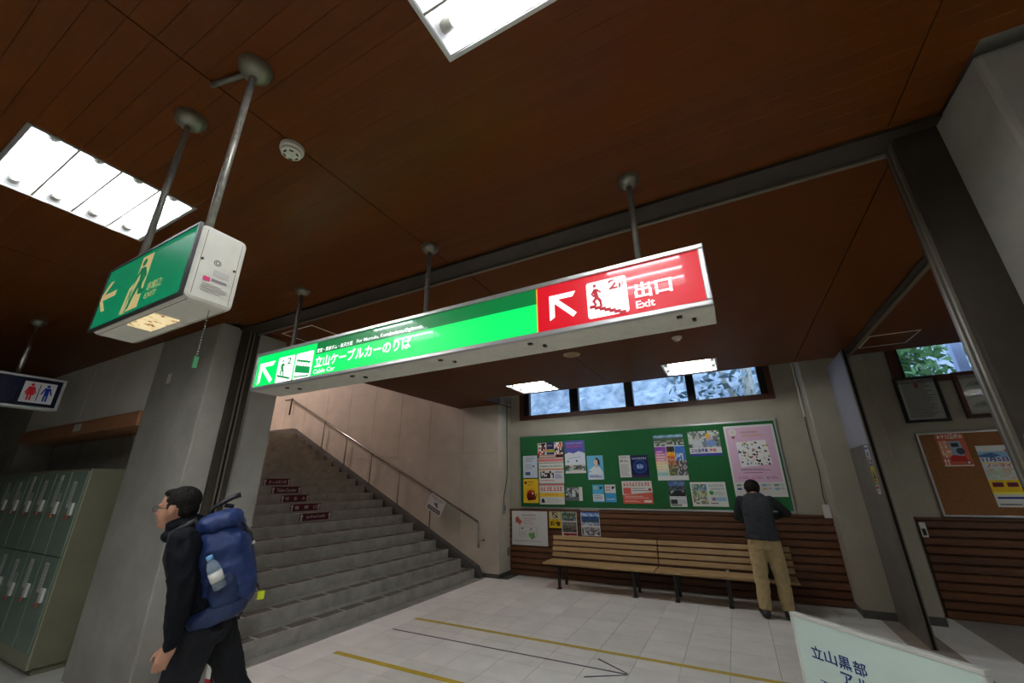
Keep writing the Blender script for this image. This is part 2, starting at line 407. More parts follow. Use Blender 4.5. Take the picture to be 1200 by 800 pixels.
# near pillar beside the stairs
structure(build('pillar', MB().box(-5.58, -4.4, 1.96, 2.33, 0, ZC), concrete_dk, bevel=0.012), 'square concrete pillar at the foot of the stairs')
build('pillar_lining', MB().box(-4.402, -4.392, 1.975, 2.33, 0, ZC).box(-4.42, -4.385, 2.34, 2.664, 0, ZC), concrete, bpy.data.objects['pillar'])
gl = thing('shutter_guide', 'dark brown steel shutter guide on the pillar at the foot of the stairs', 'shutter guide')
build('guide_channel', MB().box(-4.391, -4.345, 2.165, 2.24, 0, ZC - 0.02).box(-4.391, -4.345, 2.265, 2.335, 0, ZC - 0.02), darkmetal, gl)
build('guide_slot', MB().box(-4.391, -4.36, 2.24, 2.265, 0, ZC - 0.02), blackslot, gl)
build('guide_trim', MB().box(-4.345, -4.335, 2.228, 2.24, 0, ZC - 0.02).box(-4.345, -4.335, 2.265, 2.277, 0, ZC - 0.02), trimmetal, gl)
# right concrete column and its guide
structure(build('column', MB().box(1.12, 2.3, 1.844, 2.6, 0, ZC), concrete_dk, bevel=0.02), 'big concrete column beside the information board')
gr = thing('shutter_guide', 'wide dark steel shutter guide on the big concrete column', 'shutter guide')
build('guide_channel', MB().box(0.965, 1.12, 2.205, 2.255, 0, ZC - 0.02).box(0.965, 1.12, 2.285, 2.345, 0, ZC - 0.02), darkmetal, gr)
build('guide_slot', MB().box(0.98, 1.12, 2.255, 2.285, 0, ZC - 0.02), blackslot, gr)
build('guide_trim', MB().box(0.953, 0.967, 2.24, 2.258, 0, ZC - 0.02).box(0.953, 0.967, 2.282, 2.3, 0, ZC - 0.02), trimmetal, gr)
# far buttress with the steel fin
structure(build('buttress', MB().box(1.15, 1.92, 7.25, 7.72, 0, 4.0), wallfar, bevel=0.01), 'shallow beige concrete buttress behind the steel fin')
build('baseboard', MB().box(1.145, 1.925, 7.243, 7.72, 0, 0.09), skirt, bpy.data.objects['buttress'])
fin = thing('shutter_guide_fin', 'tall grey steel shutter fin standing out from the far buttress', 'steel fin')
build('fin_panel', MB().box(1.478, 1.52, 6.30, 7.25, 0, 2.03), finmetal, fin)
build('fin_upper_panel', MB().box(1.480, 1.52, 6.30, 7.25, 2.035, ZC), finpaint, fin)
build('fin_groove', MB().box(1.485, 1.515, 6.262, 6.30, 0, ZC), blackslot, fin)
build('fin_edge', MB().box(1.474, 1.486, 6.25, 6.302, 0, ZC).box(1.514, 1.526, 6.25, 6.302, 0, ZC), trimmetal, fin)
# lockers' alcove
lint = sroot('wall_lintel', 'white panels over the luggage lockers')
pxs = [-9.3, -8.1, -7.35, -6.6, -5.58]
for a, b in zip(pxs[:-1], pxs[1:]): build('lintel_panel', MB().box(a + 0.005, b - 0.005, 1.965, 2.0, 2.405, ZC), mat('lintel_white', (216, 211, 200), 0.6, var=0.06, nscale=2), lint)
build('lintel_back', MB().box(-9.3, -5.58, 1.985, 2.10, 2.40, ZC), concrete, lint)
structure(build('trim_1', MB().box(-9.3, -5.58, 1.935, 2.33, 2.24, 2.40), mat('fascia_wood', (166, 116, 80), 0.5, var=0.15, nscale=6, stretch=(0.5, 8, 8)), bevel=0.004), 'brown wooden fascia over the lockers')
structure(build('pillar', MB().box(-10.6, -9.3, 1.96, 2.33, 0, ZC), concrete, bevel=0.012), 'pale concrete pillar beyond the lockers')
structure(build('wall_left', MB().box(-14.2, -14, -7.2, 2.5, 0, ZC + 0.1), concrete), 'far end wall')
structure(build('wall_left_return', MB().box(-14, -10.6, 2.2, 2.5, 0, ZC + 0.1), concrete), 'wall beyond the pale pillar')
structure(build('wall_back', MB().box(-14.2, 9.2, -7.4, -7.2, 0, ZC + 0.2), wallfar), 'back wall')
structure(build('wall_right', MB().box(9, 9.2, -7.4, 8.0, 0, 4.0), wallfar), 'end wall of the waiting bay')
# baseboards
structure(build('baseboard_far', MB().box(-4.55, -4.105, 7.215, 7.235, 0, 0.07).box(-4.118, -4.1, 7.22, 7.66, 0, 0.07), skirt), 'dark strip at the foot of the stair wall')

# ---------------- wainscot planks
wn = sroot('wall_wainscot', 'dark brown horizontal board wainscot behind the bench')
wn2 = sroot('wall_wainscot_bay', 'dark brown horizontal board wainscot under the cork board')
build('wainscot_back', MB().box(-4.10, 1.15, 7.70, 7.72, 0, 1.14), wainwood, wn)
build('wainscot_back', MB().box(2.06, 9, 7.70, 7.72, 0, 1.14), wainwood, wn2)
nP = 11; ph = 1.13 / nP
def plank_mesh(w, h, d):
    return MB().prism([(0, 0.006), (0.006, 0), (h - 0.014, 0), (h - 0.008, 0.006), (h - 0.008, d), (0, d)], 0, w, axis='x')
for (x0, cuts, x1, root) in ((-4.10, (-1.28,), 1.15, wn), (2.06, (4.2, 6.6), 9.0, wn2)):
    e = [x0, *cuts, x1]
    for a, b in zip(e[:-1], e[1:]):
        me = None
        for i in range(nP):
            if me is None:
                mb = MB(); h = ph; d = 0.045
                pr = [(7.70, 0.0), (7.665, 0.0), (7.655, 0.008), (7.655, h - 0.026), (7.665, h - 0.018), (7.70, h - 0.018)]
                mb.prism(pr, a + 0.001, b - 0.001, axis='x'); me = mb.mesh('wainscot_plank', wainwood)
            o = link('wainscot_plank', me, root); o.location = (0, 0, 0.005 + i * ph)
structure(build('trim_2', MB().box(-4.11, 1.15, 7.645, 7.72, 1.128, 1.155), wainwood), 'top rail of the wainscot behind the bench')
structure(build('trim_3', MB().box(2.05, 9, 7.645, 7.72, 1.128, 1.155), wainwood), 'top rail of the wainscot under the cork board')

# ---------------- windows
def window(name, x0, x1, z0, z1, panes, label):
    r = sroot(name, label)
    m = MB(); m.box(x0, x1, 7.69, 7.84, z0 - 0.0, z0 + 0.09).box(x0, x1, 7.69, 7.84, z1 - 0.05, z1)
    m.box(x0, x0 + 0.10, 7.69, 7.84, z0 + 0.09, z1 - 0.05).box(x1 - 0.08, x1, 7.69, 7.84, z0 + 0.09, z1 - 0.05)
    build('window_frame', m, brownframe, r)
    px = [x0 + 0.10] + [v for p in panes for v in p] + [x1 - 0.08]
    for a, b in zip(px[0::2], px[1::2]):
        if b - a > 0.01: build('mullion', MB().box(a, b, 7.73, 7.83, z0 + 0.09, z1 - 0.05), blackframe, r)
    for a, b in panes:
        build('pane', MB().box(a, b, 7.775, 7.783, z0 + 0.09, z1 - 0.05), glass, r)
window('window_1', -3.87, 0.81, 2.90, 3.64, [(-3.655, -2.736), (-2.552, -1.613), (-1.462, -0.503), (-0.369, 0.624)], 'high strip window with four panes above the green notice board')
window('window_2', 2.32, 5.25, 2.94, 3.64, [(2.47, 3.40), (3.55, 4.48), (4.62, 5.15)], 'high window with greenery outside above the framed pictures')

# ================================================================== OUTSIDE (seen through the high windows)
def hillside():
    rr = random.Random(3); mb = MB(); nx, ny = 70, 34; vs = []; fs = []
    for j in range(ny + 1):
        for i in range(nx + 1):
            x = -9 + 22 * i / nx; q = j / ny; y = 9.6 + 6.5 * q; z = -0.4 + 9.0 * q
            h = mnoise.fractal(Vector((x * 0.8, q * 7, 0)), 1.0, 2.0, 4)
            vs.append((x, y - 0.45 * h, z + 0.25 * h))
    for j in range(ny):
        for i in range(nx):
            k = j * (nx + 1) + i; fs.append((k, k + 1, k + nx + 2, k + nx + 1))
    mb.add(vs, fs); return mb
hillm = mat('hillside_scrub', (184, 194, 204), 0.9, var=0.5, nscale=3.2, col2=(104, 122, 138), bump=0.6, bscale=9, detail=10)
structure(build('hill', hillside(), hillm, smooth=True), 'frosty grey-green slope outside the high windows')
structure(build('ground', MB().box(-14, 14, 7.95, 12, -0.4, -0.3), hillm), 'ground outside')
def leaf_cloud(name, boxes, n, size, m, seed, parent):
    rr = random.Random(seed); mb = MB()
    for k in range(n):
        b = rr.choice(boxes); c = Vector([rr.uniform(b[i], b[i + 3]) for i in range(3)])
        u = Vector((rr.gauss(0, 1), rr.gauss(0, 1), rr.gauss(0, 1))).normalized(); v = u.cross(Vector((rr.gauss(0, 1), rr.gauss(0, 1), rr.gauss(0, 1)))).normalized()
        s = size * rr.uniform(0.6, 1.4)
        mb.add([c - u * s, c - v * s * 0.45, c + u * s, c + v * s * 0.45], [(0, 1, 2, 3)])
    o = build(name, mb, m, parent, fix=False); o['kind'] = 'stuff'; return o
leafg = mat('leaf_green', (96, 138, 84), 0.7, var=0.35, nscale=3)
leafb = mat('leaf_blue', (120, 142, 150), 0.7, var=0.35, nscale=3)
barkm = mat('bark', (190, 188, 176), 0.8, var=0.3, nscale=9)
tr = thing('tree', 'leafy green tree outside the high window over the framed pictures', 'tree', (4.2, 10.2, -0.3))
build('trunk', MB().tube([(0, 0, 0), (0.05, 0, 2), (-0.1, 0.1, 4.5)], [0.14, 0.11, 0.06], 10), barkm, tr, smooth=True)
build('branch', MB().tube([(0, 0, 2.6), (-0.6, -0.2, 3.7), (-1.1, -0.3, 4.4)], [0.06, 0.04, 0.02], 8), barkm, tr, smooth=True)
leaf_cloud('foliage', [(-2.0, -1.1, 3.0, 1.6, 0.9, 5.4), (-2.6, -0.6, 3.6, -0.5, 0.7, 5.0)], 2600, 0.10, leafg, 5, tr)
tr = thing('tree', 'pale-trunked tree with bluish leaves outside the strip window', 'tree', (0.5, 9.4, -0.3))
build('trunk', MB().tube([(0, 0, 0), (0.02, 0, 2.5), (0.14, 0, 5.5)], [0.13, 0.11, 0.09], 10), barkm, tr, smooth=True)
build('branch', MB().tube([(0.02, 0, 3.0), (-0.35, -0.1, 3.9), (-0.55, -0.2, 5.0)], [0.06, 0.05, 0.03], 8), barkm, tr, smooth=True)
leaf_cloud('foliage', [(-1.5, -0.8, 3.0, 0.8, 0.8, 5.6)], 700, 0.10, leafb, 8, tr)
tag(build('post', MB().box(3.36, 3.49, 8.5, 8.62, -0.3, 4.2), mat('post_paint', (178, 190, 226), 0.5), bevel=0.01), 'pale blue post outside the window over the framed pictures', 'post')

# ================================================================== STAIRS
RISE, GO, X0 = 0.148, 0.306, -4.555
st = thing('staircase', 'wide grey concrete staircase rising along the panelled wall', 'stairs')
step_me = MB().box(-GO - 0.06, 0, 2.665, 7.09, -RISE * 0.6, RISE).mesh('step', stairconc)
seg = MB()
for k in range(4): seg.box(-0.024 - 0.036 * k - 0.019, -0.024 - 0.036 * k, 0, 0.33, RISE - 0.001, RISE + 0.002)
seg_me = seg.mesh('grip_strip', gripm)
for n in range(20):
    o = link('step', step_me, st); o.location = (X0 - GO * n, 0, RISE * n)
    for k in range(12):
        q = link('grip_strip', seg_me, o); q.location = (0, 2.72 + 0.365 * k, 0)
build('landing', MB().box(-12.59, X0 - GO * 20, 2.67, 7.22, 2.7, RISE * 20 + 0.0), stairconc, st)
build('stair_core', MB().prism([(X0 - 0.4, 0), (X0 - GO * 20, 0), (X0 - GO * 20, RISE * 19)], 2.68, 7.08, 'y'), stairconc, st)
# sloping kerb between the step ends and the wall
build('stringer', MB().prism([(-4.42, 0), (-12.55, 0), (-12.55, RISE * 20 + 0.19), (X0 - GO * 20, RISE * 20 + 0.19), (X0 + 0.02, 0.19)], 7.09, 7.224, 'y'), skirt, st)

hr = thing('handrail', 'polished steel handrail on posts climbing beside the stairs', 'handrail')
ry = 7.13
def rz(x): return 0.935 + (-4.50 - x) * 0.4745
build('rail', MB().tube([(-4.50, ry, 0.50), (-4.50, ry, 0.90), (-4.52, ry, 0.945)] + [(x, ry, rz(x)) for x in (-4.56, -6, -8, -10.9)], 0.021, 12), steel, hr, smooth=True)
build('bracket', MB().tube([(-4.50, ry, 0.62), (-4.46, 7.15, 0.62), (-4.44, 7.23, 0.62)], 0.009, 8).lathe([(0.025, 0), (0.025, 0.008)], (-4.44, 7.221, 0.62), 12, 'y'), steel, hr, smooth=True)
build('end_post', MB().tube([(-10.96, ry, 4.03), (-10.96, ry, 3.55)], 0.022, 10).tube([(-10.9, ry, 3.99), (-11.25, ry, 4.0)], 0.02, 10), darkmetal, hr, smooth=True)
for x in (-9.37, -8.455, -7.535, -6.62, -5.70):
    zb = max(0.0, RISE * ((X0 - x) / GO)) + 0.05
    build('post', MB().tube([(x, ry, zb), (x, ry, rz(x))], 0.0125, 10), polem, hr, smooth=True)
# placard hung on the rail
ang = math.atan(0.4745); u = Vector((math.cos(ang), 0, -math.sin(ang))); d = Vector((-math.sin(ang), 0, -math.cos(ang)))
p = Print((-5.655, 7.09, 1.475), u, d, (0, -1, 0), 0.42, 0.32); p.sheet(0.006, (206, 206, 204))
p.glyphs(0.1, 0.1, 0.9, 0.2, 11, (70, 70, 72)); p.glyphs(0.25, 0.24, 0.75, 0.3, 23, (90, 90, 92))
p.poly([(0.45, 0.38), (0.72, 0.56), (0.62, 0.64), (0.36, 0.46)], (96, 98, 100)); p.poly([(0.55, 0.36), (0.62, 0.40), (0.52, 0.54), (0.45, 0.5)], (60, 62, 64))
p.rect(0.08, 0.7, 0.92, 0.93, (74, 78, 82)); p.glyphs(0.14, 0.76, 0.86, 0.87, 10, (200, 200, 200))
pl = build('placard', p, printm, fix=False); tag(pl, 'white placard hung slanting from the stair handrail', 'placard')
build('string', MB().tube([(-5.65, 7.11, 1.47), (-5.70, 7.13, 1.52)], 0.003, 6).tube([(-5.29, 7.11, 1.30), (-5.25, 7.13, 1.30)], 0.003, 6), whiteplastic, pl)
# signs stuck on the risers
maroon = (92, 22, 34)
def step_sign(n, y0, y1, body, label, w0=0.2, w1=0.8, h=0.118):
    x = X0 - GO * n + 0.004; z1 = RISE * n + 0.136
    p = Print((x, y0, z1), (0, 1, 0), (0, 0, -1), (1, 0, 0), y1 - y0, h); p.sheet(0.003, maroon)
    for a in (0.055, 0.945):
        p.poly([(a, 0.02), (a - 0.055, 0.4), (a - 0.025, 0.4), (a - 0.025, 0.98), (a + 0.025, 0.98), (a + 0.025, 0.4), (a + 0.055, 0.4)], (206, 200, 196))
    if body: p.text(w0, 0.26, w1, 0.78, body, (206, 198, 196), 0.012)
    tag(build('step_sign', p, printm, fix=False), label, 'sign', 'maroon signs on the stair risers')
step_sign(7, 4.87, 5.51, 'จุดจำหน่ายตั๋ว', 'maroon Thai-lettered riser sign, lowest of the signs on the stairs', 0.2, 0.8)
step_sign(8, 4.88, 5.49, '售　票　口', 'maroon riser sign with three Chinese characters, second sign up the stairs', 0.14, 0.88)
step_sign(9, 4.88, 5.45, '매　표　소', 'maroon riser sign with three Korean characters, third sign up the stairs', 0.15, 0.86)
step_sign(10, 4.87, 5.47, 'Ticket Counter', 'maroon riser sign reading Ticket Counter', 0.17, 0.85)
step_sign(11, 4.88, 5.43, 'きっぷ売り場', 'maroon riser sign with Japanese ticket lettering, above the Ticket Counter one', 0.2, 0.84)
step_sign(15, 4.87, 5.43, '', 'maroon riser sign alone far up the stairs', 0.2, 0.8)

# ================================================================== TAPE ON THE FLOOR
def tape(name, poly, m, label, cat='floor marking'):
    return tag(build(name, MB().prism(poly, 0.0003, 0.0016, 'z'), m), label, cat)
tape('floor_tape', [(-3.94, 3.485), (2.6, 3.485), (2.6, 3.55), (-3.94, 3.55)], yellowtape, 'yellow tape line on the floor, farther from the bench than the black arrow')
tape('floor_tape', [(-3.94, 4.725), (0.42, 4.725), (0.42, 4.785), (-3.94, 4.785)], yellowtape, 'yellow tape line on the floor between the black arrow and the bench')
ar = thing('floor_arrow', 'thin black tape arrow on the floor between two yellow lines', 'floor marking')
build('arrow_shaft', MB().prism([(-3.91, 4.305), (-1.15, 4.325), (-1.15, 4.345), (-3.91, 4.325)], 0.0003, 0.0016, 'z'), blacktape, ar)
for s in (1, -1):
    build('arrow_barb', MB().prism([(-1.13, 4.335), (-1.14, 4.335 + s * 0.022), (-1.47, 4.335 + s * 0.23), (-1.47, 4.335 + s * 0.205)], 0.0004, 0.0018, 'z'), blacktape, ar)

# ================================================================== BENCHES
def bench(x0, x1, label):
    t = thing('bench', label, 'bench', ((x0 + x1) / 2, 7.2, 0), group='slatted benches along the far wall'); w = (x1 - x0) / 2 - 0.004
    sm = MB().box(-w, w, 0, 0.098, 0.355, 0.385).mesh('seat_slat', benchwood)
    for k in range(4):
        o = link('seat_slat', sm, t); o.location = (0, -0.27 + 0.104 * k, 0)
        b = o.modifiers.new('b', 'BEVEL'); b.width = 0.006; b.segments = 2
    bm_ = MB().box(-w, w, 0, 0.024, 0, 0.068).mesh('back_slat', benchwood)
    for k in range(4):
        o = link('back_slat', bm_, t); o.location = (0, 0.165 + 0.022 * k, 0.415 + 0.088 * k); o.rotation_euler = (R(-14), 0, 0)
        b = o.modifiers.new('b', 'BEVEL'); b.width = 0.005; b.segments = 2
    for x in (-w + 0.26, w - (0.32 if x1 < 0 else 0.85)):
        lm = MB().box(x - 0.02, x + 0.02, -0.25, 0.16, 0.32, 0.355).box(x - 0.02, x + 0.02, -0.21, -0.17, 0, 0.33).box(x - 0.02, x + 0.02, 0.12, 0.16, 0, 0.35)
        lm.prism([(0.13, 0.345), (0.20, 0.345), (0.215, 0.42), (0.305, 0.75), (0.285, 0.75), (0.192, 0.42)], x - 0.018, x + 0.018, 'x').box(x - 0.03, x + 0.03, -0.235, -0.145, 0, 0.012)
        build('leg_frame', lm, blackframe, t)
bench(-3.10, -1.29, 'pale slatted wooden bench standing under the small posters and map sheet')
bench(-1.28, 0.53, 'pale slatted wooden bench beside the man in khaki trousers')

# ================================================================== NOTICE BOARDS
nb = thing('notice_board', 'long green felt notice board in a thin metal frame over the benches', 'notice board', (-1.58, 7.72, 1.17))
def board(parent, x0, x1, z0, z1, facem, ox, oz, fw=0.03):
    build('board_face', MB().box(x0 + fw - ox, x1 - fw - ox, -0.034, 0, z0 + fw - oz, z1 - fw - oz), facem, parent)
    for a in ((x0, x1, z0, z0 + fw), (x0, x1, z1 - fw, z1), (x0, x0 + fw, z0 + fw, z1 - fw), (x1 - fw, x1, z0 + fw, z1 - fw)):
        build('frame_rail', MB().box(a[0] - ox, a[1] - ox, -0.0366, 0, a[2] - oz, a[3] - oz), alum, parent, bevel=0.003)
board(nb, -3.89, 0.735, 1.17, 2.58, greenfelt, -1.58, 1.17)
cb = thing('cork_board', 'brown cork notice board over the wainscot beside the steel fin', 'notice board', (3.3, 7.72, 1.17))
board(cb, 2.345, 4.4, 1.165, 2.24, corkm, 3.3, 1.17, 0.025)

YP = 7.6812
def poster(x0, x1, z0, z1, label, fn, base=(222, 220, 214), y=YP, m=None, cat='poster', tilt=0.0, group='notices on the green board', name='poster'):
    q = R(tilt); u = Vector((math.cos(q), 0, math.sin(q))); d = Vector((math.sin(q), 0, -math.cos(q)))
    p = Print((x0, y, z1), u, d, (0, -1, 0), x1 - x0, z1 - z0); p.sheet(0.002, base); fn(p)
    return tag(build(name, p, m or printm, fix=False), label, cat, group)
GR = (120, 120, 122); DK = (50, 50, 54)
def f_doc(p): p.lines(0.15, 0.08, 0.85, 0.3, 4, GR, 0.3, 2); p.lines(0.15, 0.4, 0.7, 0.62, 4, (150, 150, 152), 0.3, 3); p.rect(0.15, 0.74, 0.5, 0.88, (60, 90, 140)); p.rect(0.68, 0.45, 0.78, 0.52, (40, 40, 60))
poster(-3.80, -3.48, 1.74, 2.17, 'white typed notice pinned over the yellow poster', f_doc, (206, 212, 224))
def f_yel(p):
    p.rect(0, 0, 1, 1, (236, 190, 48)); p.disc(0.15, 0.16, 0.06, (60, 40, 20)); p.glyphs(0.28, 0.09, 0.72, 0.16, 5, (90, 50, 20)); p.glyphs(0.28, 0.22, 0.6, 0.27, 6, (120, 60, 20))
    p.disc(0.5, 0.66, 0.2, (110, 24, 18)); p.poly([(0.15, 0.62), (0.3, 0.78), (0.7, 0.8), (0.9, 0.6), (0.8, 0.86), (0.3, 0.9)], (70, 20, 16)); p.cap(0.3, 0.55, 0.7, 0.5, 0.03, (200, 60, 30)); p.disc(0.62, 0.6, 0.05, (230, 200, 150))
poster(-3.80, -3.47, 1.27, 1.72, 'yellow poster with a dark red dish', f_yel)
def f_bw(p):
    p.rect(0, 0, 1, 0.82, (226, 216, 190)); p.rect(0.36, 0, 0.66, 0.6, (28, 36, 110)); p.glyphs(0.4, 0.1, 0.62, 0.2, 3, (220, 190, 80)); p.rect(0.38, 0.34, 0.64, 0.5, (190, 180, 60))
    for a, s in ((0.0, 1), (0.68, 2)): p.mosaic(a, 0.02, a + 0.32, 0.7, 7, 7, [[(24, 22, 22), (240, 236, 226), (200, 40, 40), (210, 200, 180)]], s)
    p.rect(0, 0.62, 1, 0.76, (60, 24, 24)); p.lines(0.05, 0.64, 0.95, 0.75, 1, (220, 190, 170), 0.8); p.rect(0, 0.8, 1, 0.95, (214, 130, 130))
poster(-3.46, -2.92, 2.02, 2.41, 'festival poster with black and white figures and a blue centre', f_bw)
def f_tri(p):
    p.glyphs(0.05, 0.1, 0.95, 0.2, 12, (70, 120, 90)); p.rect(0.0, 0.28, 1, 0.34, (220, 120, 60)); p.mosaic(0.06, 0.4, 0.6, 0.75, 12, 4, [[(40, 40, 44), (220, 220, 216), (90, 50, 50)]], 4)
    p.glyphs(0.65, 0.4, 0.95, 0.52, 6, (60, 60, 170)); p.lines(0.65, 0.58, 0.95, 0.8, 3, (110, 110, 190)); p.rect(0.03, 0.85, 0.62, 0.88, (200, 60, 90))
poster(-3.45, -2.92, 1.635, 2.01, 'white route leaflet with green and orange lines under the festival poster', f_tri)
def f_cal(p):
    p.rect(0, 0.02, 1, 0.08, (210, 60, 70)); p.glyphs(0.05, 0.14, 0.95, 0.38, 7, (206, 60, 50), 0.02); p.rect(0, 0.44, 1, 0.64, (240, 196, 60)); p.glyphs(0.2, 0.5, 0.8, 0.58, 6, (200, 100, 40))
    p.disc(0.14, 0.8, 0.08, (30, 30, 34)); p.rect(0.08, 0.84, 0.22, 0.92, (30, 30, 34)); p.lines(0.3, 0.7, 0.9, 0.95, 4, (190, 190, 190))
poster(-3.45, -2.93, 1.25, 1.625, 'white sheet with red lettering over a yellow band', f_cal)
def f_pur(p):
    p.rect(0, 0, 1, 0.42, (84, 84, 160)); p.glyphs(0.08, 0.06, 0.92, 0.11, 20, (190, 170, 210)); p.glyphs(0.1, 0.14, 0.9, 0.22, 8, (226, 90, 130), 0.015)
    p.poly([(0, 0.42), (0.2, 0.36), (0.45, 0.4), (0.7, 0.33), (1, 0.4), (1, 0.72), (0, 0.72)], (226, 228, 236)); p.cap(0.15, 0.56, 0.8, 0.5, 0.008, (170, 176, 190)); p.rect(0.1, 0.62, 0.2, 0.66, GR); p.rect(0.55, 0.6, 0.62, 0.66, DK)
    p.mosaic(0, 0.76, 1, 0.93, 10, 4, [[(60, 60, 56), (190, 190, 186), (110, 120, 110)]], 6)
poster(-2.88, -2.47, 1.81, 2.42, 'purple and white snow poster, tall, next to the festival poster', f_pur)
def f_blu(p):
    p.rect(0, 0, 1, 1, (112, 186, 220)); p.poly([(0.05, 1), (0.1, 0.62), (0.4, 0.44), (0.75, 0.46), (0.95, 0.7), (0.95, 1)], (226, 232, 236)); p.disc(0.56, 0.28, 0.11, (226, 190, 170)); p.poly([(0.5, 0.16), (0.62, 0.08), (0.78, 0.2), (0.8, 0.42), (0.66, 0.36), (0.66, 0.2)], (30, 26, 28))
    p.poly([(0.46, 0.38), (0.6, 0.36), (0.66, 0.5), (0.5, 0.52)], (224, 186, 166)); p.rect(0.04, 0.8, 0.96, 0.95, (206, 216, 232)); p.lines(0.1, 0.82, 0.9, 0.94, 2, (60, 70, 150)); p.glyphs(0.06, 0.64, 0.3, 0.7, 2, (80, 80, 90))
poster(-2.44, -2.13, 1.69, 2.12, 'pale blue portrait poster of a dark-haired person in white', f_blu)
def f_sml(p): p.rect(0, 0, 0.8, 1, (96, 98, 100)); p.mosaic(0.03, 0.08, 0.78, 0.75, 8, 5, [[(210, 212, 214), (60, 62, 66), (140, 144, 148)]], 9); p.rect(0.4, 0.2, 0.6, 0.7, (200, 204, 208)); p.disc(0.6, 0.25, 0.06, (150, 40, 40))
poster(-2.91, -2.57, 1.32, 1.56, 'small grey photo card beside the sheet with the yellow band', f_sml)
def f_sk1(p): p.rect(0, 0, 1, 0.55, (80, 176, 214)); p.glyphs(0.08, 0.08, 0.5, 0.32, 3, (226, 220, 90), 0.02); p.poly([(0.6, 0.14), (0.9, 0.1), (0.86, 0.24), (0.66, 0.28)], (40, 60, 90)); p.lines(0.1, 0.62, 0.9, 0.88, 3, (110, 140, 180)); p.rect(0, 0.93, 1, 1, (80, 176, 214))
poster(-2.37, -2.16, 1.30, 1.60, 'small leaflet, sky blue above and white below', f_sk1)
def f_sk2(p): p.glyphs(0.08, 0.1, 0.55, 0.22, 3, (200, 60, 60), 0.02); p.glyphs(0.08, 0.26, 0.55, 0.36, 3, (200, 60, 60), 0.02); p.poly([(0.62, 0.14), (0.94, 0.08), (0.86, 0.22), (0.68, 0.28)], (40, 40, 60)); p.rect(0, 0.48, 1, 1, (64, 158, 210)); p.cap(0.15, 0.85, 0.85, 0.82, 0.02, (220, 226, 230))
poster(-2.14, -1.94, 1.30, 1.60, 'small leaflet, white above and sky blue below', f_sk2)
def f_do2(p): p.text(0.1, 0.2, 0.35, 0.3, '50', DK, 0.03); p.lines(0.08, 0.05, 0.9, 0.16, 2, GR, 0.3); p.lines(0.42, 0.22, 0.9, 0.34, 2, GR, 0.4); p.lines(0.08, 0.42, 0.9, 0.95, 9, (150, 152, 156), 0.35, 5)
poster(-1.83, -1.625, 1.72, 2.10, 'white printed leaf joined to the dark blue poster', f_do2)
def f_spc(p):
    p.rect(0, 0, 1, 1, (18, 26, 66)); p.disc(0.5, 0.52, 0.32, (46, 78, 140)); p.disc(0.5, 0.52, 0.26, (28, 46, 104)); p.disc(0.5, 0.52, 0.13, (90, 130, 180)); p.glyphs(0.08, 0.1, 0.92, 0.2, 8, (226, 230, 240), 0.02); p.text(0.3, 0.44, 0.7, 0.6, '50', (200, 214, 236), 0.01); p.rect(0, 0.9, 1, 1, (60, 30, 80))
poster(-1.62, -1.31, 1.72, 2.095, 'dark blue poster with a glowing ring', f_spc)
def f_red(p):
    p.glyphs(0.05, 0.06, 0.95, 0.24, 9, (190, 60, 50), 0.01); p.rect(0.04, 0.3, 0.3, 0.58, (206, 90, 80)); p.lines(0.34, 0.32, 0.9, 0.5, 2, GR, 0.3); p.disc(0.92, 0.38, 0.07, (170, 50, 44)); p.poly([(0, 0.62), (0.5, 0.56), (1, 0.5), (1, 1), (0, 1)], (198, 92, 74)); p.lines(0.06, 0.66, 0.9, 0.8, 2, (230, 190, 180), 0.4); p.rect(0.7, 0.84, 0.95, 0.94, (230, 220, 216)); p.lines(0.06, 0.86, 0.6, 0.95, 2, (230, 190, 180), 0.4)
poster(-1.82, -1.30, 1.28, 1.655, 'white and brick-red wide poster with large lettering', f_red)
def f_tal(p):
    p.mosaic(0, 0, 1, 0.24, 16, 8, [[(110, 150, 190), (150, 180, 206)], [(60, 80, 66), (80, 100, 80)], [(70, 84, 60), (150, 150, 130)], [(190, 190, 180), (60, 70, 60)]], 3)
    p.mosaic(0, 0.26, 0.38, 0.9, 2, 10, [[(150, 80, 170)], [(210, 110, 170)], [(226, 150, 160)], [(230, 190, 150)], [(226, 214, 160)], [(190, 210, 180)], [(150, 200, 190)]], 2)
    p.lines(0.05, 0.36, 0.34, 0.85, 8, (240, 230, 230), 0.3)
    p.mosaic(0.4, 0.26, 0.66, 0.55, 6, 7, [[(40, 36, 30), (60, 50, 44)], [(226, 160, 40), (236, 186, 60)], [(210, 120, 50), (190, 90, 60)]], 4)
    p.mosaic(0.67, 0.26, 1, 0.9, 8, 16, [[(70, 120, 200)], [(200, 210, 226), (70, 110, 180)], [(60, 60, 66), (180, 180, 184), (120, 90, 70)], [(70, 66, 70), (170, 160, 160)]], 5)
    p.mosaic(0.4, 0.56, 0.67, 0.9, 7, 9, [[(150, 80, 70), (190, 130, 80)], [(90, 80, 70), (140, 130, 90)], [(70, 90, 60), (120, 130, 80)]], 6)
    p.rect(0.38, 0.9, 1, 1, (216, 216, 212))
poster(-1.18, -0.68, 1.66, 2.42, 'tall collage poster of mountain views and flowers', f_tal)
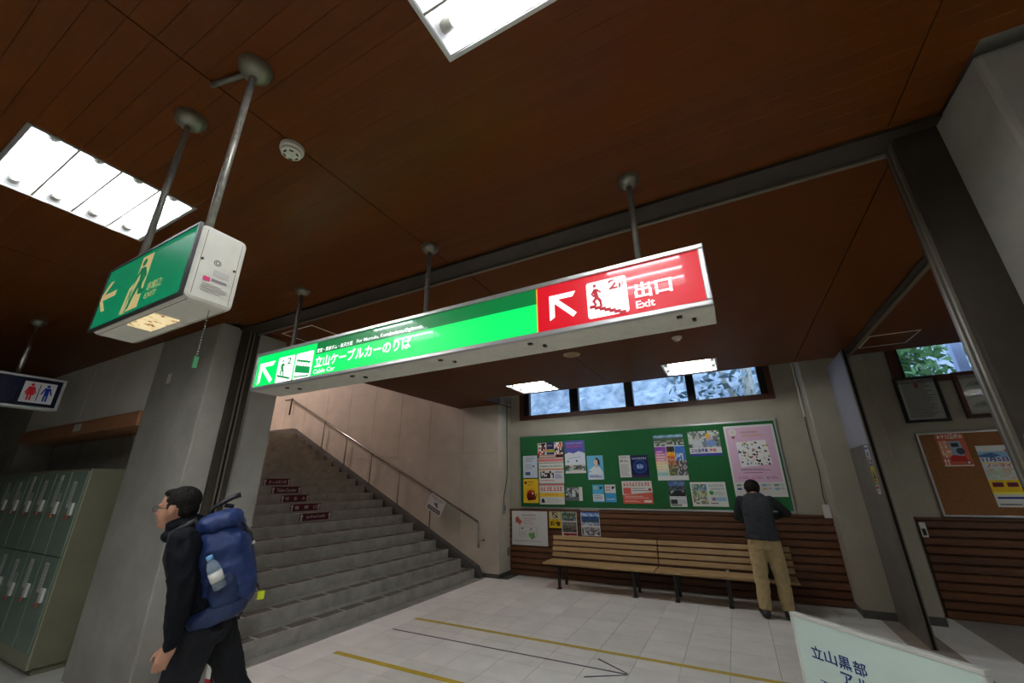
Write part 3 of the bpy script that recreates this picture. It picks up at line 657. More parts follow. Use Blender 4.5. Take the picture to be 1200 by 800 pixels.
def f_pho(p):
    p.mosaic(0, 0, 1, 0.66, 14, 9, [[(170, 180, 170), (110, 120, 110), (200, 204, 196)], [(120, 130, 120), (190, 196, 190), (70, 76, 74)]], 7); p.disc(0.64, 0.2, 0.1, (226, 176, 40)); p.disc(0.68, 0.3, 0.09, (206, 160, 140)); p.poly([(0.52, 0.62), (0.56, 0.42), (0.7, 0.36), (0.86, 0.44), (0.88, 0.62)], (120, 150, 200)); p.poly([(0.1, 0.64), (0.16, 0.4), (0.3, 0.34), (0.42, 0.46), (0.46, 0.64)], (196, 200, 200)); p.disc(0.3, 0.26, 0.09, (190, 170, 160))
    p.text(0.04, 0.7, 0.58, 0.86, '正社員募集', (40, 50, 130), 0.02); p.rect(0, 0.9, 1, 1, (50, 60, 140)); p.text(0.62, 0.72, 0.84, 0.84, '募集', (200, 50, 60), 0.02)
poster(-0.60, -0.11, 2.04, 2.45, 'recruitment poster with two people in helmets at a machine', f_pho)
def f_low(p):
    p.rect(0, 0, 1, 0.56, (70, 86, 110)); p.mosaic(0, 0.02, 1, 0.5, 10, 8, [[(80, 110, 160), (110, 130, 170)], [(50, 56, 64), (90, 100, 110)], [(30, 30, 34), (60, 40, 36), (180, 180, 180)]], 8); p.rect(0.02, 0.5, 0.98, 0.6, (40, 40, 44)); p.rect(0, 0.62, 1, 0.68, (200, 204, 210)); p.rect(0.04, 0.72, 0.45, 0.9, (50, 52, 56)); p.rect(0.5, 0.72, 0.96, 0.9, (190, 196, 206)); p.lines(0.05, 0.92, 0.9, 0.98, 1, DK, 0.7)
poster(-1.03, -0.765, 1.24, 1.65, 'narrow dark landscape leaflet under the collage poster', f_low)
def f_map(p):
    p.mosaic(0.04, 0.08, 0.46, 0.9, 12, 12, [[(206, 206, 190), (120, 150, 190), (90, 120, 90)], [(210, 190, 120), (190, 190, 180), (110, 140, 100)], [(220, 214, 190), (160, 150, 100), (90, 110, 140)]], 9); p.glyphs(0.52, 0.1, 0.95, 0.2, 7, (120, 160, 130)); p.glyphs(0.56, 0.24, 0.95, 0.33, 8, (130, 160, 150)); p.disc(0.58, 0.44, 0.09, (60, 150, 70)); p.lines(0.66, 0.4, 0.95, 0.55, 3, (150, 190, 160), 0.4); p.rect(0.55, 0.62, 0.96, 0.78, (150, 190, 214)); p.disc(0.62, 0.7, 0.06, (200, 90, 100)); p.lines(0.52, 0.84, 0.8, 0.92, 1, GR, 0.6)
poster(-0.68, -0.15, 1.25, 1.625, 'white poster with an illustrated town map', f_map)
def f_pnk(p):
    PK = (222, 184, 206)
    p.rect(0.04, 0.03, 0.96, 0.8, PK); p.disc(0.17, 0.095, 0.05, (236, 232, 224)); p.disc(0.17, 0.095, 0.038, (214, 206, 196)); p.rect(0.14, 0.15, 0.2, 0.185, (150, 90, 60)); p.glyphs(0.33, 0.085, 0.68, 0.12, 14, (190, 120, 70), 0.012); p.glyphs(0.35, 0.135, 0.78, 0.17, 13, (214, 160, 70), 0.012)
    p.poly([(0.2, 0.24), (0.8, 0.22), (0.84, 0.56), (0.22, 0.6)], (238, 236, 232)); rr = random.Random(2)
    for k in range(90):
        a, b = rr.uniform(0.22, 0.82), rr.uniform(0.24, 0.56); c = rr.choice([(26, 24, 26), (26, 24, 26), (60, 46, 40), (220, 190, 70), (190, 60, 70), (140, 150, 170)])
        s = rr.uniform(0.006, 0.02); p.poly([(a + s * 1.5 * math.cos(q) * rr.uniform(0.6, 1.2), b + s * math.sin(q) * rr.uniform(0.6, 1.2)) for q in (0, 1, 2, 3, 4, 5)], c, 0.0018)
    p.k = 14; p.lines(0.2, 0.62, 0.8, 0.65, 2, (110, 70, 90), 0.4); p.lines(0.25, 0.67, 0.75, 0.69, 1, (150, 90, 110), 0.4)
    for a, c in ((0.15, (220, 110, 130)), (0.42, (220, 110, 130)), (0.7, (110, 90, 140))): p.disc(a, 0.745, 0.017, c); p.disc(a, 0.745, 0.010, PK); p.lines(a + 0.05, 0.73, a + 0.2, 0.765, 2, (170, 110, 140), 0.4)
    for i, a in enumerate((0.06, 0.3, 0.55, 0.78)):
        for j, b in enumerate((0.83, 0.88)): p.rect(a, b, a + 0.09, b + 0.028, random.Random(i * 3 + j).choice([(130, 180, 200), (60, 90, 140), (200, 190, 140), (120, 150, 130)])); p.lines(a + 0.11, b, a + 0.19, b + 0.026, 2, (150, 150, 150), 0.4)
poster(-0.03, 0.68, 1.40, 2.50, 'large pink poster with a white flowery panel behind the man in khaki trousers', f_pnk, tilt=0.0)
YW = 7.648
def f_wmp(p):
    p.poly([(0.1, 0.2), (0.2, 0.16), (0.2, 0.22), (0.29, 0.31), (0.23, 0.42), (0.14, 0.33), (0.11, 0.38)], (176, 84, 74)); p.glyphs(0.3, 0.1, 0.68, 0.15, 7, (150, 110, 110)); p.glyphs(0.31, 0.2, 0.7, 0.25, 17, (196, 130, 120)); p.glyphs(0.31, 0.28, 0.6, 0.32, 6, (196, 130, 120)); p.glyphs(0.31, 0.35, 0.64, 0.39, 5, (196, 130, 120))
    for q in ((0.2, 0.46, 0.72, 0.465), (0.2, 0.6, 0.72, 0.605), (0.2, 0.74, 0.5, 0.745), (0.2, 0.46, 0.206, 0.74), (0.714, 0.46, 0.72, 0.74)): p.rect(*q, (90, 96, 92))
    p.lines(0.26, 0.5, 0.36, 0.56, 1, (70, 110, 90), 0.6); p.rect(0.52, 0.51, 0.57, 0.55, (80, 80, 84)); p.lines(0.24, 0.64, 0.44, 0.72, 2, (150, 170, 160), 0.4); p.poly([(0.46, 0.66), (0.64, 0.62), (0.66, 0.76), (0.56, 0.84), (0.5, 0.74)], (104, 160, 88)); p.glyphs(0.04, 0.86, 0.84, 0.9, 21, (150, 150, 150))
poster(-4.05, -3.29, 0.52, 1.125, 'white map sheet with a red arrow pasted on the wainscot', f_wmp, (214, 212, 208), YW, cat='notice', group='notices on the wainscot')
def f_ban(p):
    p.rect(0, 0, 1, 0.48, (206, 196, 150)); p.disc(0.5, 0.24, 0.19, (34, 32, 30)); p.disc(0.5, 0.24, 0.145, (214, 206, 170)); p.poly([(0.22, 0.1), (0.32, 0.07), (0.78, 0.38), (0.7, 0.42)], (34, 32, 30)); p.rect(0, 0.48, 1, 1, (226, 194, 30)); p.text(0.08, 0.62, 0.92, 0.9, '禁煙', (24, 22, 20), 0.03); p.glyphs(0.2, 0.51, 0.8, 0.57, 3, (24, 22, 20))
poster(-3.25, -3.01, 0.845, 1.135, 'yellow and black ban notice pasted beside the map sheet', f_ban, y=YW, cat='notice', group='notices on the wainscot')
def f_lak(p):
    p.mosaic(0.04, 0.02, 0.96, 0.42, 10, 8, [[(190, 200, 206), (110, 130, 110)], [(60, 84, 52), (80, 100, 66)], [(70, 90, 66), (150, 160, 160)], [(120, 130, 140), (60, 76, 60)]], 11); p.mosaic(0.04, 0.46, 0.96, 0.86, 10, 8, [[(110, 110, 104), (130, 126, 116)], [(90, 84, 78), (110, 104, 92)], [(60, 56, 54), (90, 84, 74)]], 12); p.rect(0.1, 0.89, 0.96, 0.985, (150, 50, 48)); p.rect(0.2, 0.72, 0.6, 0.76, (40, 40, 44))
poster(-3.0, -2.70, 0.72, 1.155, 'leaflet of two lake photos over a red strip, pasted over the bench', f_lak, y=YW, cat='notice', group='notices on the wainscot')
def f_mtn(p):
    p.mosaic(0.03, 0.02, 0.97, 0.6, 10, 10, [[(70, 110, 190), (90, 130, 206)], [(120, 156, 214), (180, 200, 226)], [(50, 80, 140), (40, 66, 110)], [(60, 90, 110), (40, 60, 80)], [(190, 200, 210), (120, 140, 160)]], 13); p.mosaic(0.03, 0.66, 0.97, 0.97, 10, 6, [[(170, 170, 168), (110, 110, 110)], [(70, 70, 70), (200, 200, 200), (120, 110, 100)]], 14)
poster(-2.62, -2.27, 0.735, 1.165, 'leaflet with a bright blue mountain photo pasted over the bench', f_mtn, y=YW, cat='notice', group='notices on the wainscot')
# right bay
def f_ter(p):
    p.rect(0, 0, 1, 1, (196, 96, 70)); p.text(0.03, 0.02, 0.97, 0.17, '★テロ警戒★', (236, 226, 214), 0.03); p.mosaic(0.06, 0.22, 0.4, 0.74, 4, 7, [[(220, 170, 130), (214, 140, 110), (230, 200, 180)]], 3); p.rect(0.4, 0.24, 0.8, 0.72, (150, 170, 190)); p.rect(0.46, 0.3, 0.72, 0.42, (40, 50, 66)); p.disc(0.72, 0.55, 0.1, (60, 70, 84)); p.poly([(0.3, 0.72), (0.4, 0.66), (0.82, 0.7), (0.86, 0.86), (0.3, 0.86)], (190, 40, 30)); p.disc(0.86, 0.9, 0.06, (40, 44, 60)); p.disc(0.86, 0.9, 0.04, (200, 200, 200)); p.text(0.04, 0.78, 0.22, 0.96, '!!', (236, 226, 214), 0.03); p.rect(0, 0.97, 1, 1, (226, 222, 216))
poster(2.53, 2.815, 1.79, 2.215, 'orange-red security poster pinned to the cork board', f_ter, group='notices on the cork board')
def f_nmc(p):
    p.rect(0, 0.0, 1, 0.1, (230, 230, 226)); p.rect(0, 0.1, 1, 0.2, (150, 190, 216)); p.poly([(0.0, 0.16), (0.3, 0.12), (0.5, 0.17), (0.3, 0.2), (0, 0.19)], (70, 110, 160)); p.poly([(0.6, 0.08), (0.95, 0.02), (1, 0.18), (0.7, 0.16)], (206, 110, 60)); p.text(0.05, 0.2, 0.95, 0.28, '11月5日(日)', (40, 50, 150), 0.03); p.text(0.08, 0.3, 0.95, 0.37, 'ノーマイカー', (206, 70, 40), 0.03); p.rect(0, 0.29, 1, 0.3, (240, 210, 60))
    p.mosaic(0.02, 0.38, 0.98, 0.56, 10, 5, [[(206, 214, 206), (214, 200, 170), (190, 206, 196)]], 4); p.rect(0, 0.57, 1, 0.76, (236, 196, 30)); [p.rect(0.06 + 0.32 * k, 0.61, 0.3 + 0.32 * k, 0.68, (110, 30, 60)) for k in range(3)]; p.rect(0, 0.76, 1, 0.8, (240, 226, 90)); p.lines(0.06, 0.84, 0.94, 0.9, 1, (40, 50, 140), 0.5); p.lines(0.06, 0.95, 0.7, 0.98, 1, DK, 0.5)
poster(2.887, 3.30, 1.29, 2.04, 'tall yellow and blue day-without-cars poster pinned to the cork board', f_nmc, group='notices on the cork board')
def picture(x0, x1, z0, z1, framem, fn, base, label, fw=0.035, m=None):
    t = thing('framed_picture', label, 'picture', ((x0 + x1) / 2, 7.72, z0), group='framed pictures in the waiting bay')
    ox, oz = (x0 + x1) / 2, z0
    for a in ((x0, x1, z0, z0 + fw), (x0, x1, z1 - fw, z1), (x0, x0 + fw, z0 + fw, z1 - fw), (x1 - fw, x1, z0 + fw, z1 - fw)):
        build('frame_rail', MB().box(a[0] - ox, a[1] - ox, -0.05, 0, a[2] - oz, a[3] - oz), framem, t, bevel=0.004)
    p = Print((x0 + fw - ox, -0.03, z1 - fw - oz), (1, 0, 0), (0, 0, -1), (0, -1, 0), x1 - x0 - 2 * fw, z1 - z0 - 2 * fw); p.sheet(0.01, base); fn(p)
    build('print_sheet', p, m or unlit, t, fix=False)
    pass
    return t
def f_p1(p): p.lines(0.08, 0.06, 0.92, 0.96, 26, (96, 96, 92), 0.4, 3); p.rect(0.44, 0.1, 0.54, 0.22, (150, 70, 60))
picture(2.30, 2.77, 2.385, 3.03, blackframe, f_p1, (168, 168, 162), 'black-framed sheet of small print hanging under the window')
def f_p2(p):
    for k, b in enumerate((0.14, 0.4, 0.66)): p.poly([(0.1, b + 0.16), (0.24, b + 0.06), (0.5, b), (0.8, b + 0.07), (0.92, b + 0.16)], (140, 146, 136)); p.poly([(0.3, b + 0.12), (0.5, b + 0.05), (0.75, b + 0.12)], (110, 114, 104)); p.lines(0.15, b + 0.18, 0.8, b + 0.2, 1, (150, 150, 146), 0.6)
picture(2.93, 3.42, 2.40, 3.04, brownframe, f_p2, (186, 184, 172), 'brown-framed sheet with three drawn mountains', 0.05)

# ================================================================== LIGHT FITTINGS
def light_fitting(x0, x1, y0, y1, label, n=4, tm=tubem, name='ceiling_light', tube=None):
    t = thing(name, label, 'ceiling light', ((x0 + x1) / 2, (y0 + y1) / 2, ZC), group='recessed ceiling lights')
    w, d = (x1 - x0) / 2, (y1 - y0) / 2; H = 0.07
    m = MB().box(-w, w, -d, d, H - 0.004, H).box(-w, -w + 0.004, -d, d, 0, H).box(w - 0.004, w, -d, d, 0, H).box(-w, w, -d, -d + 0.004, 0, H).box(-w, w, d - 0.004, d, 0, H)
    build('tray', m, reflector, t)
    fm = MB(); f = 0.016
    for a in ((-w - f, w + f, -d - f, -d), (-w - f, w + f, d, d + f), (-w - f, -w, -d, d), (w, w + f, -d, d)): fm.box(*a, -0.006, 0.004)
    build('rim', fm, alum, t)
    b = 2 * d / n
    for k in range(n):
        c = -d + b * (k + 0.5)
        # gull-wing end plate pieces and the tube
        build('tube' if tube is None else '%s_%d_offscreen' % (tube, k + 1), MB().tube([(-w + 0.062, c, 0.034), (w - 0.062, c, 0.034)], 0.0165, 10), tm, t, smooth=True)
        for sx in (-1, 1):
            build('socket', MB().tube([(sx * (w - 0.02), c, 0.034), (sx * (w - 0.066), c, 0.034)], 0.023, 12), greyplastic, t, smooth=True)
            q = b / 2 - 0.004
            build('end_plate', MB().add([(sx * w, c - q, 0.001), (sx * w, c + q, 0.001), (sx * (w - 0.06), c + q * 0.3, 0.064), (sx * (w - 0.06), c - q * 0.3, 0.064), (sx * w, c - q, 0.004), (sx * w, c + q, 0.004), (sx * (w - 0.06), c + q * 0.3, 0.067), (sx * (w - 0.06), c - q * 0.3, 0.067)],
                  [(0, 1, 2, 3), (4, 7, 6, 5), (0, 4, 5, 1), (1, 5, 6, 2), (2, 6, 7, 3), (3, 7, 4, 0)]), reflector, t)
        if k: build('divider', MB().box(-w, w, c - b / 2 - 0.0045, c - b / 2 + 0.0045, -0.002, 0.04), greyplastic, t)
light_fitting(*FIX[0], 'four-tube recessed light over the small green exit sign')
light_fitting(*FIX[1], 'four-tube recessed light in the plank ceiling in front of the long sign')
light_fitting(*FIX[2], 'two-tube recessed light over the bench above the map sheet', 2)
light_fitting(*FIX[3], 'two-tube recessed light near the bench and the pale-trunked tree window', 2)
ORD = ('first', 'second', 'third', 'fourth')
for i, q in enumerate(FIXB):
    light_fitting(*q, 'recessed light over the waiting bay beyond the steel fin' if q[2] > 0 else 'recessed hall light, %s along the row behind the exit sign' % ORD[i], 4, name='ceiling_light_%d_offscreen' % (i + 1), tube='tube_%d' % (i + 1))
t = thing('stair_lamp_offscreen', 'warm tube lamp under the upper ceiling over the stairs', 'ceiling light', (-11.3, 4.8, 6.2))
build('lamp_body', MB().box(-0.12, 0.12, -0.7, 0.7, -0.05, 0), whiteplastic, t)
for x, nm in ((-0.06, 'stair_tube_1_offscreen'), (0.06, 'stair_tube_2_offscreen')): build(nm, MB().tube([(x, -0.65, -0.08), (x, 0.65, -0.08)], 0.018, 10), tubeup, t, smooth=True)

# ================================================================== LONG HANGING SIGN
SX0, SX1, SZ0, SZ1, SYF, SYB = -3.265, 0.047, 2.317, 2.622, 1.772, 2.018
ls = thing('hanging_sign', 'long backlit hanging sign, green with a red exit end', 'sign', ((SX0 + SX1) / 2, 1.895, SZ0))
ox, oy, oz = (SX0 + SX1) / 2, 1.895, SZ0
hw, hh = (SX1 - SX0) / 2, SZ1 - SZ0
build('sign_body', MB().box(-hw, hw, SYF + 0.012 - oy, SYB - oy, 0.0, hh), ivory, ls, bevel=0.004)
fw = 0.026
for a in ((-hw, hw, 0, fw), (-hw, hw, hh - fw, hh), (-hw, -hw + fw, fw, hh - fw), (hw - fw, hw, fw, hh - fw)):
    build('frame_rail', MB().box(a[0], a[1], SYF - 0.012 - oy, SYF + 0.014 - oy, a[2], a[3]), alum, ls, bevel=0.005)
FX0, FX1 = SX0 + fw, SX1 - fw; FW_, FH = FX1 - FX0, hh - 2 * fw; FZ1 = SZ1 - fw
p = Print((FX0 - ox, SYF - oy, hh - fw), (1, 0, 0), (0, 0, -1), (0, -1, 0), FW_, FH)
def fx(x): return (x - FX0) / FW_
def fz(z): return (FZ1 - z) / FH
GREEN = (0, 210, 92); DGREEN = (0, 100, 44); RED = (182, 4, 24); WHT = (250, 252, 250)
dv = fx(-0.777)
p.sheet(0.008, GREEN); p.rect(dv, 0, 1, 1, RED); p.rect(fx(-2.54), 0, dv, fz(2.508), DGREEN); p.rect(dv - 0.001, 0, dv + 0.001, 1, (210, 150, 40))
k = FH / FW_
def uparrow(p, cx, cz, w, h):
    """up-left arrow drawn with three bars"""
    X0_, X1_, Z0_, Z1_ = cx - w / 2, cx + w / 2, cz - h / 2, cz + h / 2; b = 0.2 * h; e = p.lift()
    p.poly([(fx(X0_), fz(Z1_)), (fx(X0_), fz(Z1_ - b)), (fx(X1_ - 0.12 * w), fz(Z1_ - b)), (fx(X1_), fz(Z1_))], WHT, e)
    p.poly([(fx(X0_), fz(Z1_)), (fx(X0_), fz(Z0_)), (fx(X0_ + b), fz(Z0_ + 0.12 * h)), (fx(X0_ + b), fz(Z1_))], WHT, e)
    c = b * 0.7
    p.poly([(fx(X0_ + b * 0.5), fz(Z1_ - b * 0.5 - c)), (fx(X1_ - c), fz(Z0_)), (fx(X1_), fz(Z0_ + c)), (fx(X0_ + b * 0.5 + c), fz(Z1_ - b * 0.5))], WHT, e)
def rrect(p, x0, x1, z0, z1, r, col):
    pts = []
    for cx, cz, a in ((x1 - r, z1 - r, 0), (x0 + r, z1 - r, 90), (x0 + r, z0 + r, 180), (x1 - r, z0 + r, 270)):
        for i in range(5): q = R(a + 22.5 * i); pts.append((fx(cx + r * math.cos(q)), fz(cz + r * math.sin(q))))
    p.poly(pts, col)
def climber(p, x0, z0, s, col, stairs=True):
    """stick pictogram of a walker on stairs, s = height"""
    def Q(a, b): return fx(x0 + a * s), fz(z0 + b * s)
    def bar(a, b, c, d, r): p.cap(*Q(a, b), *Q(c, d), r * s / FH, col)
    p.disc(*Q(0.30, 0.90), 0.055 * s / FH, col)
    bar(0.30, 0.74, 0.34, 0.50, 0.065); bar(0.34, 0.50, 0.24, 0.40, 0.045); bar(0.24, 0.40, 0.30, 0.27, 0.035); bar(0.36, 0.50, 0.44, 0.38, 0.045); bar(0.44, 0.38, 0.46, 0.2, 0.035)
    bar(0.28, 0.76, 0.20, 0.64, 0.03); bar(0.20, 0.64, 0.25, 0.56, 0.026); bar(0.36, 0.76, 0.46, 0.66, 0.03)
uparrow(p, -3.11, 2.445, 0.19, 0.175)
rrect(p, -2.972, -2.778, 2.345, 2.545, 0.012, WHT); rrect(p, -2.762, -2.566, 2.345, 2.545, 0.012, WHT)
climber(p, -2.965, 2.36, 0.17, (10, 120, 60)); p.text(fx(-2.862), fz(2.53), fx(-2.812), fz(2.478), '2', (10, 120, 60), 0.02); p.text(fx(-2.806), fz(2.495), fx(-2.79), fz(2.478), 'F', (10, 120, 60), 0.02)
p.poly([(fx(-2.96), fz(2.41)), (fx(-2.96), fz(2.395)), (fx(-2.80), fz(2.355)), (fx(-2.80), fz(2.37))], (10, 120, 60))
GP = (10, 130, 66)
p.poly([(fx(-2.75), fz(2.455)), (fx(-2.75), fz(2.40)), (fx(-2.58), fz(2.37)), (fx(-2.58), fz(2.42))], GP); p.poly([(fx(-2.745), fz(2.50)), (fx(-2.745), fz(2.485)), (fx(-2.585), fz(2.45)), (fx(-2.585), fz(2.465))], GP)
for q in range(6): p.rect(fx(-2.742 + 0.027 * q), fz(2.49 - 0.0055 * q), fx(-2.735 + 0.027 * q), fz(2.445 - 0.0055 * q), GP)
p.poly([(fx(-2.75), fz(2.37)), (fx(-2.75), fz(2.36)), (fx(-2.58), fz(2.35)), (fx(-2.58), fz(2.36))], GP)
p.text(fx(-2.528), fz(2.547), fx(-2.165), fz(2.515), '室堂・黒部ダム・扇沢方面', WHT, 0.012); p.text(fx(-2.125), fz(2.547), fx(-1.56), fz(2.515), 'For Murodo, Kurobedam, Ogizawa', WHT, 0.012)
p.text(fx(-2.53), fz(2.488), fx(-1.635), fz(2.402), '立山ケーブルカーのりば', WHT, 0.022); p.text(fx(-2.535), fz(2.39), fx(-2.31), fz(2.357), 'Cable Car', WHT, 0.012)
uparrow(p, -0.633, 2.463, 0.145, 0.14)
rrect(p, -0.503, -0.304, 2.361, 2.556, 0.014, WHT); climber(p, -0.51, 2.385, 0.165, (150, 10, 30))
p.text(fx(-0.392), fz(2.547), fx(-0.347), fz(2.494), '2', (150, 10, 30), 0.035); p.text(fx(-0.342), fz(2.522), fx(-0.318), fz(2.494), 'F', (150, 10, 30), 0.03)
sx, sz = -0.492, 2.43
for q in range(7): p.rect(fx(sx + 0.0235 * q), fz(sz - 0.0095 * q), fx(sx + 0.0235 * q + 0.032), fz(sz - 0.0095 * q - 0.017), (150, 10, 30))
p.text(fx(-0.272), fz(2.497), fx(-0.105), fz(2.417), '出口', WHT, 0.03); p.text(fx(-0.272), fz(2.404), fx(-0.187), fz(2.366), 'Exit', WHT, 0.02)
build('sign_face', p, litm, ls, fix=False)
for i, x in enumerate((-2.9, -2.2, -1.45, -0.85, -0.1)):
    build('latch', MB().box(x - ox - 0.012, x - ox + 0.012, SYF + 0.05 - oy, SYF + 0.07 - oy, -0.008, 0), darkmetal, ls)
    build('latch', MB().box(x + 0.05 - ox, x + 0.066 - ox, SYF + 0.11 - oy, SYF + 0.135 - oy, -0.01, 0), darkmetal, ls)
def hanger(parent, x, y, z0, z1, r, mpole, mrose, rr=0.055):
    build('hanger_pole', MB().tube([(x, y, z0), (x, y, z1 - 0.01)], r, 12), mpole, parent, smooth=True)
    build('ceiling_rose', MB().lathe([(0.0, -0.056), (r * 1.5, -0.055), (rr * 0.62, -0.047), (rr * 0.88, -0.032), (rr, -0.014), (rr, 0)], (x, y, z1), 24), mrose, parent, auto=True)
for x in (-3.02, -1.64, -0.25): hanger(ls, x - ox, 1.885 - oy, hh, ZC - oz, 0.0165, polem, rosem, 0.06)

# ================================================================== EXIT SIGN BOX
es = thing('exit_sign', 'small green running-man exit sign in an ivory box hung on two poles', 'sign', (-1.63, 0.531, 2.12))
def rbox(hw, d0, d1, z0, z1, r):
    pts = []
    for cy, cz, a in ((d1 - r, z1 - r, 0), (d0 + r, z1 - r, 90), (d0 + r, z0 + r, 180), (d1 - r, z0 + r, 270)):
        for i in range(5): q = R(a + 22.5 * i); pts.append((cy + r * math.cos(q), cz + r * math.sin(q)))
    return MB().prism(pts, -hw, hw, 'x')
EW = 0.315
build('sign_body', rbox(EW, -0.062, 0.075, 0.0, 0.252, 0.02), ivory, es, bevel=0.012)
seamg = mat('seam_grey', (110, 106, 96), 0.7)
for y in (-0.044, 0.058): build('seam_line', MB().box(EW - 0.001, EW + 0.0005, y - 0.0008, y + 0.0008, 0.018, 0.236).box(-EW + 0.01, EW - 0.01, y - 0.0008, y + 0.0008, -0.0005, 0.001), seamg, es)
bez = MB(); f = 0.008
for a in ((-EW, EW, 0.002, 0.002 + f), (-EW, EW, 0.250 - f, 0.250), (-EW, -EW + f, 0.01, 0.242), (EW - f, EW, 0.01, 0.242)): bez.box(a[0], a[1], -0.070, -0.060, a[2], a[3])
build('bezel', bez, blackframe, es)
p = Print((-EW + f, -0.0665, 0.242), (1, 0, 0), (0, 0, -1), (0, -1, 0), 2 * (EW - f), 0.232); p.sheet(0.003, (0, 166, 112))
EY = (255, 226, 158)
def ex(x): return (x + 1.63 + EW - f) / (2 * (EW - f))
def ez(z): return (2.362 - z) / 0.232
p.poly([(ex(-1.95), ez(2.252)), (ex(-1.895), ez(2.31)), (ex(-1.868), ez(2.31)), (ex(-1.915), ez(2.262)), (ex(-1.815), ez(2.262)), (ex(-1.815), ez(2.240)), (ex(-1.915), ez(2.240)), (ex(-1.868), ez(2.192)), (ex(-1.895), ez(2.192))], EY)
# doorway and running figure
p.poly([(ex(-1.672), ez(2.348)), (ex(-1.672), ez(2.145)), (ex(-1.595), ez(2.145)), (ex(-1.595), ez(2.348))], EY); GB = (0, 150, 100)
def ecap(a, b, c, d, r, col): p.cap(ex(a), ez(b), ex(c), ez(d), r / 0.232, col)
p.disc(ex(-1.645), ez(2.322), 0.0145 / 0.232, GB)
ecap(-1.640, 2.290, -1.628, 2.248, 0.0135, GB); ecap(-1.652, 2.295, -1.672, 2.262, 0.008, GB); ecap(-1.626, 2.292, -1.606, 2.262, 0.008, GB); ecap(-1.606, 2.262, -1.615, 2.24, 0.007, GB)
ecap(-1.634, 2.245, -1.652, 2.205, 0.0115, GB); ecap(-1.652, 2.205, -1.668, 2.160, 0.009, GB); ecap(-1.624, 2.245, -1.612, 2.205, 0.0115, GB); ecap(-1.612, 2.205, -1.585, 2.200, 0.009, GB)
p.poly([(ex(-1.715), ez(2.142)), (ex(-1.70), ez(2.235)), (ex(-1.672), ez(2.25)), (ex(-1.672), ez(2.23)), (ex(-1.688), ez(2.222)), (ex(-1.695), ez(2.142))], EY)
p.poly([(ex(-1.695), ez(2.142)), (ex(-1.672), ez(2.20)), (ex(-1.672), ez(2.17)), (ex(-1.685), ez(2.142))], EY)
p.text(ex(-1.560), ez(2.222), ex(-1.470), ez(2.190), '非常口', EY, 0.0); p.text(ex(-1.556), ez(2.182), ex(-1.485), ez(2.164), 'EXIT', EY, 0.004)
build('sign_face', p, litdim, es, fix=False)
dn = MB(); dn.box(-0.088, 0.103, -0.04, 0.028, -0.0035, 0.002)
dl = bpy.data.materials.new('dirty_diffuser'); dl.use_nodes = True; nt = dl.node_tree; b_ = nt.nodes['Principled BSDF']; nz = nt.nodes.new('ShaderNodeTexNoise'); nz.inputs['Scale'].default_value = 55; nz.inputs['Detail'].default_value = 5
rp = nt.nodes.new('ShaderNodeValToRGB'); rp.color_ramp.elements[0].position = 0.36; rp.color_ramp.elements[0].color = (0.22, 0.09, 0.02, 1); rp.color_ramp.elements[1].position = 0.52; rp.color_ramp.elements[1].color = (0.95, 0.75, 0.42, 1)
gp = nt.nodes.new('ShaderNodeNewGeometry'); nt.links.new(gp.outputs['Position'], nz.inputs['Vector']); nt.links.new(nz.outputs['Fac'], rp.inputs[0]); nt.links.new(rp.outputs[0], b_.inputs['Base Color']); nt.links.new(rp.outputs[0], b_.inputs['Emission Color']); b_.inputs['Emission Strength'].default_value = 0.7
build('lower_diffuser', dn, dl, es)
sp = Print((EW + 0.0006, -0.03, 0.20), (0, 1, 0), (0, 0, -1), (1, 0, 0), 0.09, 0.17)
for r_, c in ((0.062, (60, 60, 62)), (0.05, (206, 202, 188)), (0.038, (60, 60, 62)), (0.024, (206, 202, 188))): sp.disc(0.36, 0.36, r_, c)
sp.rect(0.30, 0.5, 0.8, 0.62, (190, 184, 178)); sp.rect(0.05, 0.68, 0.26, 0.76, (206, 60, 110)); sp.lines(0.3, 0.68, 0.95, 0.74, 1, (130, 120, 126), 0.8); sp.lines(0.05, 0.8, 0.9, 0.98, 4, (170, 164, 160), 0.4)
build('maker_sticker', sp, printm, es, fix=False)
for y in (-0.04, 0.052): build('screw', MB().lathe([(0.004, 0), (0.004, 0.003)], (EW, y, 0.135), 10, 'x'), darkmetal, es)
build('top_collar', MB().box(EW - 0.16, EW - 0.07, -0.03, 0.03, 0.25, 0.262), ivory, es, bevel=0.004)
hanger(es, -1.44 + 1.63, 0, 0.25, ZC - 2.12, 0.0125, mat('pole_worn', (140, 136, 126), 0.4, metal=0.4, var=0.3, nscale=40), rosem, 0.062)
hanger(es, -1.985 + 1.63 + 0.05, 0, 0.25, ZC - 2.12, 0.0125, polem, rosem, 0.062)
tag(build('ceiling_conduit', MB().tube([(-1.50, 0.52, ZC - 0.012), (-1.665, 0.484, ZC - 0.012)], 0.011, 8), polem, smooth=True), 'short grey conduit on the ceiling by the exit sign hanger', 'conduit')
pc = thing('pull_cord', 'beaded pull cord with a green tag hanging from the exit sign', 'cord', (-1.36, 0.563, 2.12))
m = MB(); m.tube([(0, 0, 0.002), (0.002, 0, -0.07), (-0.002, 0.001, -0.15)], 0.0016, 6)
for q in range(16): m.lathe([(0.0, -0.003), (0.003, 0), (0.0, 0.003)], (0.001, 0, -0.007 - 0.009 * q), 6)
build('bead_chain', m, steel, pc); build('tag', MB().box(-0.004, 0.004, -0.006, 0.006, -0.185, -0.15), mat('tag_green', (50, 110, 70), 0.5), pc)

